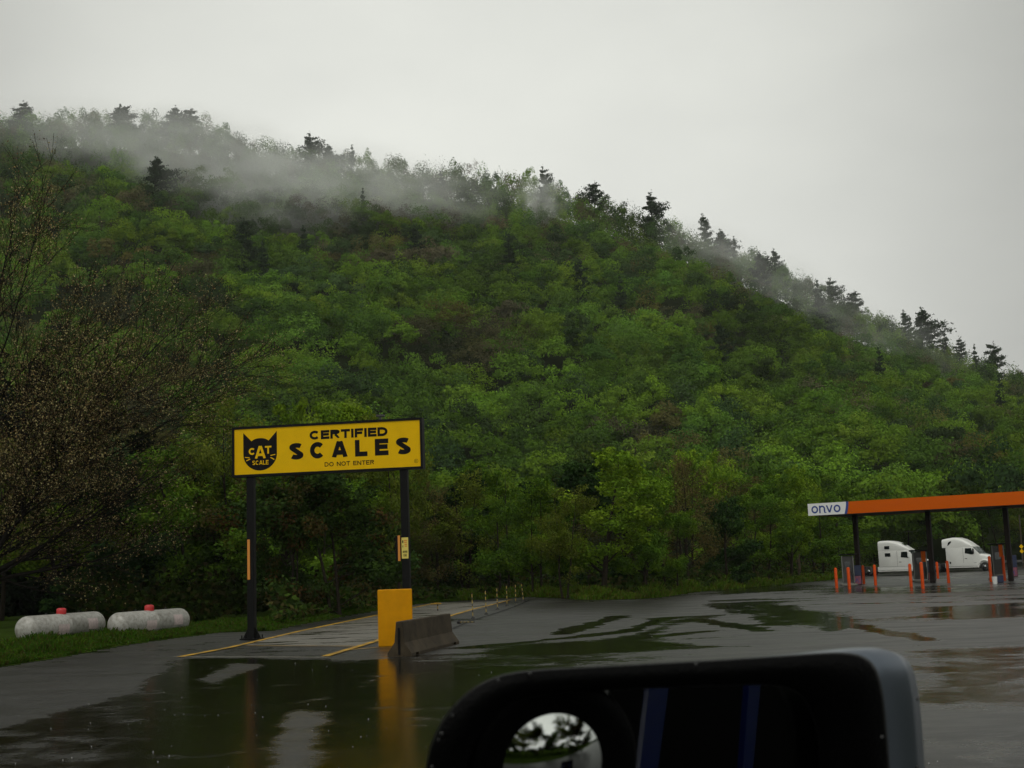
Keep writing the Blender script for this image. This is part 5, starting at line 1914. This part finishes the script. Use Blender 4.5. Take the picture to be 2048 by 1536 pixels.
# ------------------------------------------------------------------ door mirror in the foreground
def door_mirror():
    def dd(x): return 0.70 + 0.10 * (x - 850) / 1000
    out_px = [(846, 1620), (850, 1536), (862, 1482), (888, 1432), (930, 1385), (980, 1355), (1040, 1341), (1130, 1335), (1300, 1326), (1450, 1318), (1600, 1308), (1680, 1303),
              (1728, 1310), (1755, 1335), (1768, 1390), (1776, 1480), (1784, 1600), (1788, 1760), (1780, 1900), (1740, 1960), (1650, 1985), (1350, 2000), (1050, 1995), (930, 1960), (870, 1880), (846, 1760)]
    in_px = [(925, 1640), (930, 1560), (945, 1500), (970, 1450), (1010, 1412), (1060, 1395), (1110, 1388), (1180, 1383), (1330, 1376), (1440, 1372), (1520, 1370), (1570, 1374),
             (1600, 1388), (1618, 1415), (1630, 1450), (1638, 1500), (1642, 1600), (1642, 1740), (1635, 1840), (1605, 1890), (1540, 1910), (1330, 1915), (1080, 1905), (980, 1880), (940, 1830), (925, 1740)]
    def sm(pts, it=2):
        for _ in range(it):
            q = []
            n = len(pts)
            for i in range(n):
                a, b = pts[i], pts[(i + 1) % n]
                q.append((a[0] * 0.75 + b[0] * 0.25, a[1] * 0.75 + b[1] * 0.25))
                q.append((a[0] * 0.25 + b[0] * 0.75, a[1] * 0.25 + b[1] * 0.75))
            pts = q
        return pts
    outp, inp = sm(out_px), sm(in_px)
    def ring(pts, off=0.0, k=1.0, cx=1320, cyv=1650, dx=None):
        res = []
        for x, y in pts:
            X, Y = cx + (x - cx) * k, cyv + (y - cyv) * k
            if dx: 
                ex, ey_ = dx(x, y)
                X += ex; Y += ey_
            res.append(PD(X, Y, dd(x) + off))
        return res
    cenp = PD(1320, 1650, dd(1320))
    root = empty('door_mirror', cenp, 0, 'black vehicle door mirror with silver cap, close by in the foreground', 'door mirror')
    bpy.context.view_layer.update()
    def loc(rs): return [[p - cenp for p in r_] for r_ in rs]
    mb = MB()
    mb.loft(loc([ring(inp, 0.022, 1.0), ring(inp, 0.006, 1.004), ring(inp, 0.0, 1.012), ring(outp, 0.0, 0.985), ring(outp, 0.004, 0.996), ring(outp, 0.012, 1.0), ring(outp, 0.03, 0.999)])[::-1], caps=False)
    mb.build('housing', M['housing'], root)
    def shift(amt, up):
        def f(x, y):
            t = min(1, max(0, (x - 1480) / 300))
            t = t * t * (3 - 2 * t)
            v = min(1, max(0, (1900 - y) / 300))
            return amt * t, -up * t
        return f
    mb = MB()
    mb.loft(loc([ring(outp, 0.028, 0.9975), ring(outp, 0.034, 1.0, dx=shift(14, 6)), ring(outp, 0.05, 1.0, dx=shift(52, 13)), ring(outp, 0.07, 0.99, dx=shift(74, 12)), ring(outp, 0.095, 0.95, dx=shift(66, 0)), ring(outp, 0.12, 0.84, dx=shift(40, -20)), ring(outp, 0.135, 0.6)])[::-1])
    mb.build('cap', M['mirror_cap'], root)
    # glass: a flat pane just behind the rim, tilted towards the vehicle side
    gl = ring(inp, 0.018, 1.01)
    nrm = (-(cf) + cr * 0.0).normalized()
    c0 = sum((p for p in gl), Vector()) / len(gl)
    # flatten on its plane: least tilt is taken from the housing depth slope
    n_pl = (PD(1600, 1650, dd(1600)) - PD(1000, 1650, dd(1000))).cross(cu).normalized()
    if n_pl.dot(cf) > 0: n_pl = -n_pl
    gl = [p - n_pl * (p - c0).dot(n_pl) for p in gl]
    glb = [p - n_pl * 0.003 for p in gl]
    mb = MB()
    n = len(gl)
    vs_ = [p - cenp for p in gl] + [p - cenp for p in glb]
    mb.add(vs_, [tuple(range(n - 1, -1, -1)), tuple(range(n, 2 * n))] + [(i, (i + 1) % n, n + (i + 1) % n, n + i) for i in range(n)])
    mb.build('mirror_glass', M['mirror_glass'], root)
    # stick-on blind spot mirror
    e1 = n_pl.cross(cu).normalized()
    if e1.dot(cr) < 0: e1 = -e1
    e2 = n_pl.cross(e1).normalized()
    if e2.dot(cu) < 0: e2 = -e2
    r_ = ray(1100, 1528)
    t = (c0 - CAM).dot(n_pl) / r_.dot(n_pl)
    bc = CAM + r_ * t
    px2m = (bc - CAM).length / FPX
    Ro, Ri = 172 * px2m, 101 * px2m
    def disc(rad, off):
        return [bc + n_pl * off + (e1 * math.cos(6.28318 * k / 48) + e2 * math.sin(6.28318 * k / 48)) * rad - cenp for k in range(48)]
    mb = MB()
    mb.loft([disc(Ro, 0.0005), disc(Ro, 0.006), disc(Ro * 0.96, 0.009), disc(Ro * 0.80, 0.0085), disc(Ri * 1.12, 0.007), disc(Ri * 1.0, 0.0055)], caps=False)
    ringo = mb.build('blind_spot_rim', M['housing'], root)
    mb = MB()
    Rs = 0.062
    tilt = (n_pl - e1 * 0.12 + e2 * 0.10).normalized()
    rings = []
    for i in range(10):
        rr = Ri * 1.0 * (1 - i / 9.6)
        h = math.sqrt(Rs ** 2 - rr ** 2) - math.sqrt(Rs ** 2 - Ri ** 2)
        rings.append(disc(rr, 0.0055 + h))
    mb.loft(rings, caps=False)
    mb.add([rings[-1][k] for k in range(48)], [tuple(range(48))], 0, True)
    mb.build('blind_spot_mirror', M['mirror_glass'], root)
    g = np.random.default_rng(3)
    mb = MB()
    for k in range(40):
        i = int(g.integers(0, len(outp)))
        x, y = outp[i]
        if y > 1560: continue
        side = x > 1500 and g.random() < 0.6
        off = g.uniform(0.004, 0.02) if not side else g.uniform(0.04, 0.075)
        if side: x, y = x + 60 + g.uniform(-18, 10), y + g.uniform(0, 60)
        else: x, y = 1320 + (x - 1320) * 0.975, 1650 + (y - 1650) * 0.975
        c = PD(x, y, dd(x) + off - 0.012) - cenp
        rr = g.uniform(0.0005, 0.0012)
        mb.loft([[c + cr * (rr * math.sin(th) * math.cos(6.2832 * q / 8)) + cu * (rr * 1.2 * math.cos(th)) + cf * (rr * 0.7 * math.sin(th) * math.sin(6.2832 * q / 8)) for q in range(8)] for th in (0.3, 0.9, 1.57, 2.2, 2.85)])
    wb = mb.build('water_beads', mat('water_bead', (0.03, 0.03, 0.03), 0.08), root)
    wb['kind'] = 'stuff'
    # mounting arm down to the door
    mb = MB()
    a = PD(1300, 1990, dd(1300) + 0.06) - cenp
    mb.tube([a, a + Vector((0.05, -0.1, -0.1)), a + Vector((0.1, -0.3, -0.14))], [0.04, 0.035, 0.04], 10)
    mb.build('mounting_arm', M['housing'], root)
    return n_pl, c0
n_pl, c_gl = door_mirror()

# own vehicle beside the viewpoint: only seen in the mirrors
def vehicle():
    def refl(px_, py_, dist):
        r_ = ray(px_, py_).normalized()
        t = (c_gl - CAM).dot(n_pl) / r_.dot(n_pl)
        h = CAM + r_ * t
        d = r_ - n_pl * 2 * r_.dot(n_pl)
        return h + d * dist
    base = refl(1450, 1650, 1.6)
    root = empty('pickup_cab', base, 0, 'deep blue vehicle cab reflected in the door mirror', 'vehicle')
    bpy.context.view_layer.update()
    for (x0, x1, x2, x3) in ((1302, 1342, 1268, 1302), (1500, 1524, 1478, 1496)):
        pts = [refl(x0, 1340, 1.5), refl(x1, 1340, 1.5), refl(x3, 1640, 1.5), refl(x2, 1640, 1.5)]
        nb = (pts[1] - pts[0]).cross(pts[2] - pts[0]).normalized() * 0.05
        if nb.dot(n_pl) < 0: nb = -nb
        mb = MB()
        mb.add([p - base for p in pts] + [p + nb - base for p in pts], [(0, 1, 2, 3), (7, 6, 5, 4), (0, 4, 5, 1), (1, 5, 6, 2), (2, 6, 7, 3), (3, 7, 4, 0)])
        mb.build('door_pillar', M['cab_blue'], root)
    pts = [refl(1225, 1250, 1.75), refl(1680, 1250, 1.75), refl(1680, 2150, 1.75), refl(1200, 2150, 1.75)]
    nb = -(pts[1] - pts[0]).cross(pts[2] - pts[0]).normalized() * 0.06
    mb = MB()
    mb.add([p - base for p in pts] + [p + nb - base for p in pts], [(0, 1, 2, 3), (7, 6, 5, 4), (0, 4, 5, 1), (1, 5, 6, 2), (2, 6, 7, 3), (3, 7, 4, 0)])
    mb.build('cabin_interior', M['cab_dark'], root)
vehicle()
# trees behind the viewpoint, seen only in the small mirror
for i in range(16):
    a_ = R(200 + i * 9.5)
    rr_ = 13 + (i * 5) % 8
    k_ = ['rust', 'dark', 'green', 'olive', 'dark'][i % 5]
    lst = KINDS[k_]
    tm, cm = lst[i % len(lst)]
    plant_tree('leafy_tree', tm, cm, (math.cos(a_) * rr_, math.sin(a_) * rr_, -0.1), 1.0, 0.65 + 0.25 * ((i * 7) % 4) / 3, i * 1.3, 'tree behind the viewpoint, seen only as a reflection in the small round mirror', 'tree', 'trees behind the viewpoint')
mb = MB()
mb.add([(-60, -6, -0.03), (60, -6, -0.03), (60, 3.2, -0.03), (-60, 3.2, -0.03)], [(0, 1, 2, 3)])
tag(mb.build('pavement', mat('plain_wet_asphalt', (0.04, 0.04, 0.038), 0.35, noise=0.4, nscale=2)), 'wet asphalt behind the viewpoint', None, kind='structure')

mb = MB()
mb.add([(-60, -70, -0.03), (60, -70, -0.03), (60, -6, -0.03), (-60, -6, -0.03)], [(0, 1, 2, 3)])
tag(mb.build('lawn', M['verge']), 'grass behind the viewpoint', None, kind='structure')

# rain splashing on the standing water: small crowns of water with a thrown drop
def splashes():
    g = np.random.default_rng(23)
    mb = MB()
    n = 0
    while n < 220:
        px_, py_ = g.uniform(0, 2048), g.uniform(1235, 1536)
        p = G(px_, py_)
        if p.y > 45: continue
        r_ = g.uniform(0.003, 0.0075)
        h = r_ * g.uniform(0.8, 2.2)
        k = 6
        v = [(p.x + r_ * 1.3 * math.cos(6.2832 * i / k), p.y + r_ * 1.3 * math.sin(6.2832 * i / k), p.z + 0.002) for i in range(k)]
        v += [(p.x + r_ * 0.5 * math.cos(6.2832 * i / k), p.y + r_ * 0.5 * math.sin(6.2832 * i / k), p.z + h) for i in range(k)]
        v.append((p.x, p.y, p.z + h * 1.5))
        mb.add(v, [(i, (i + 1) % k, k + (i + 1) % k, k + i) for i in range(k)] + [(k + i, k + (i + 1) % k, 2 * k) for i in range(k)], 0, True)
        n += 1
    tag(mb.build('rain_splashes', mat('splash_water', (0.22, 0.22, 0.21), 0.2)), 'tiny splashes of raindrops on the wet asphalt', 'rain splashes', kind='stuff')
splashes()

# ------------------------------------------------------------------ haze and mist
mb = MB()
mb.box((0, 402, 136), (1400, 966, 276))
hz = mb.build('haze', bpy.data.materials.new('haze'))
hm = hz.data.materials[0]
hm.use_nodes = True
t = hm.node_tree
t.nodes.clear()
o_ = t.nodes.new('ShaderNodeOutputMaterial')
pv = t.nodes.new('ShaderNodeVolumePrincipled')
pv.inputs['Color'].default_value = (0.93, 0.95, 0.93, 1)
pv.inputs['Density'].default_value = 0.00008
t.links.new(pv.outputs[0], o_.inputs['Volume'])
tag(hz, 'thin rainy haze over the valley', None, kind='stuff')

def mist_material(seed, dens):
    m = bpy.data.materials.new('mist')
    m.use_nodes = True
    t = m.node_tree
    t.nodes.clear()
    o_ = t.nodes.new('ShaderNodeOutputMaterial')
    pv = t.nodes.new('ShaderNodeVolumePrincipled')
    pv.inputs['Color'].default_value = (0.95, 0.96, 0.94, 1)
    tcn = t.nodes.new('ShaderNodeTexCoord')
    ln = t.nodes.new('ShaderNodeVectorMath'); ln.operation = 'LENGTH'
    mr = t.nodes.new('ShaderNodeMapRange'); mr.interpolation_type = 'SMOOTHSTEP'
    mr.inputs['From Min'].default_value = 1.0
    mr.inputs['From Max'].default_value = 0.25
    n = t.nodes.new('ShaderNodeTexNoise')
    n.inputs['Scale'].default_value = 2.4
    n.inputs['Detail'].default_value = 3
    mp_ = t.nodes.new('ShaderNodeMapping')
    mp_.inputs['Location'].default_value = (seed * 3.7, seed, 0)
    mr2 = t.nodes.new('ShaderNodeMapRange')
    mr2.inputs['From Min'].default_value = 0.36
    mr2.inputs['From Max'].default_value = 0.68
    mm = t.nodes.new('ShaderNodeMath'); mm.operation = 'MULTIPLY'
    mm2 = t.nodes.new('ShaderNodeMath'); mm2.operation = 'MULTIPLY'; mm2.inputs[1].default_value = dens
    t.links.new(tcn.outputs['Object'], ln.inputs[0])
    t.links.new(ln.outputs['Value'], mr.inputs['Value'])
    t.links.new(tcn.outputs['Object'], mp_.inputs[0])
    t.links.new(mp_.outputs[0], n.inputs['Vector'])
    t.links.new(n.outputs['Fac'], mr2.inputs['Value'])
    t.links.new(mr.outputs[0], mm.inputs[0])
    t.links.new(mr2.outputs[0], mm.inputs[1])
    t.links.new(mm.outputs[0], mm2.inputs[0])
    t.links.new(mm2.outputs[0], pv.inputs['Density'])
    t.links.new(pv.outputs[0], o_.inputs['Volume'])
    return m
def ico_ball():
    mb = MB()
    rings = []
    for i in range(1, 12):
        th = math.pi * i / 12
        rings.append([(math.sin(th) * math.cos(2 * math.pi * k / 20), math.sin(th) * math.sin(2 * math.pi * k / 20), -math.cos(th)) for k in range(20)])
    mb.loft(rings)
    return mb
for i, (x, y, Y, rx, ry, rz_, dens) in enumerate([
        (250, 280, 520, 62, 26, 20, 0.028), (400, 318, 500, 46, 28, 24, 0.052), (540, 380, 500, 44, 26, 20, 0.036), (690, 362, 490, 46, 26, 17, 0.050), (860, 385, 490, 38, 22, 15, 0.032),
        (1082, 402, 500, 14, 12, 14, 0.08), (1500, 530, 515, 44, 22, 13, 0.020), (1640, 608, 505, 36, 18, 13, 0.018), (1800, 680, 510, 36, 18, 13, 0.013), (100, 258, 530, 50, 24, 14, 0.02), (1420, 486, 530, 24, 14, 10, 0.025)]):
    Y = min(Y, hill_hit(x, y + 25)[1]) - ry * 0.55
    p = PY(x, y, Y)
    mb = ico_ball()
    o = mb.build('mist_patch', mist_material(i + 1, dens))
    o.location = p
    o.scale = (rx, ry, rz_)
    o.rotation_euler = (0, R(22 if x > 1300 else 8), 0)
    tag(o, 'soft white patch of mist drifting over the ridge', 'mist', 'mist patches along the ridge', 'stuff')
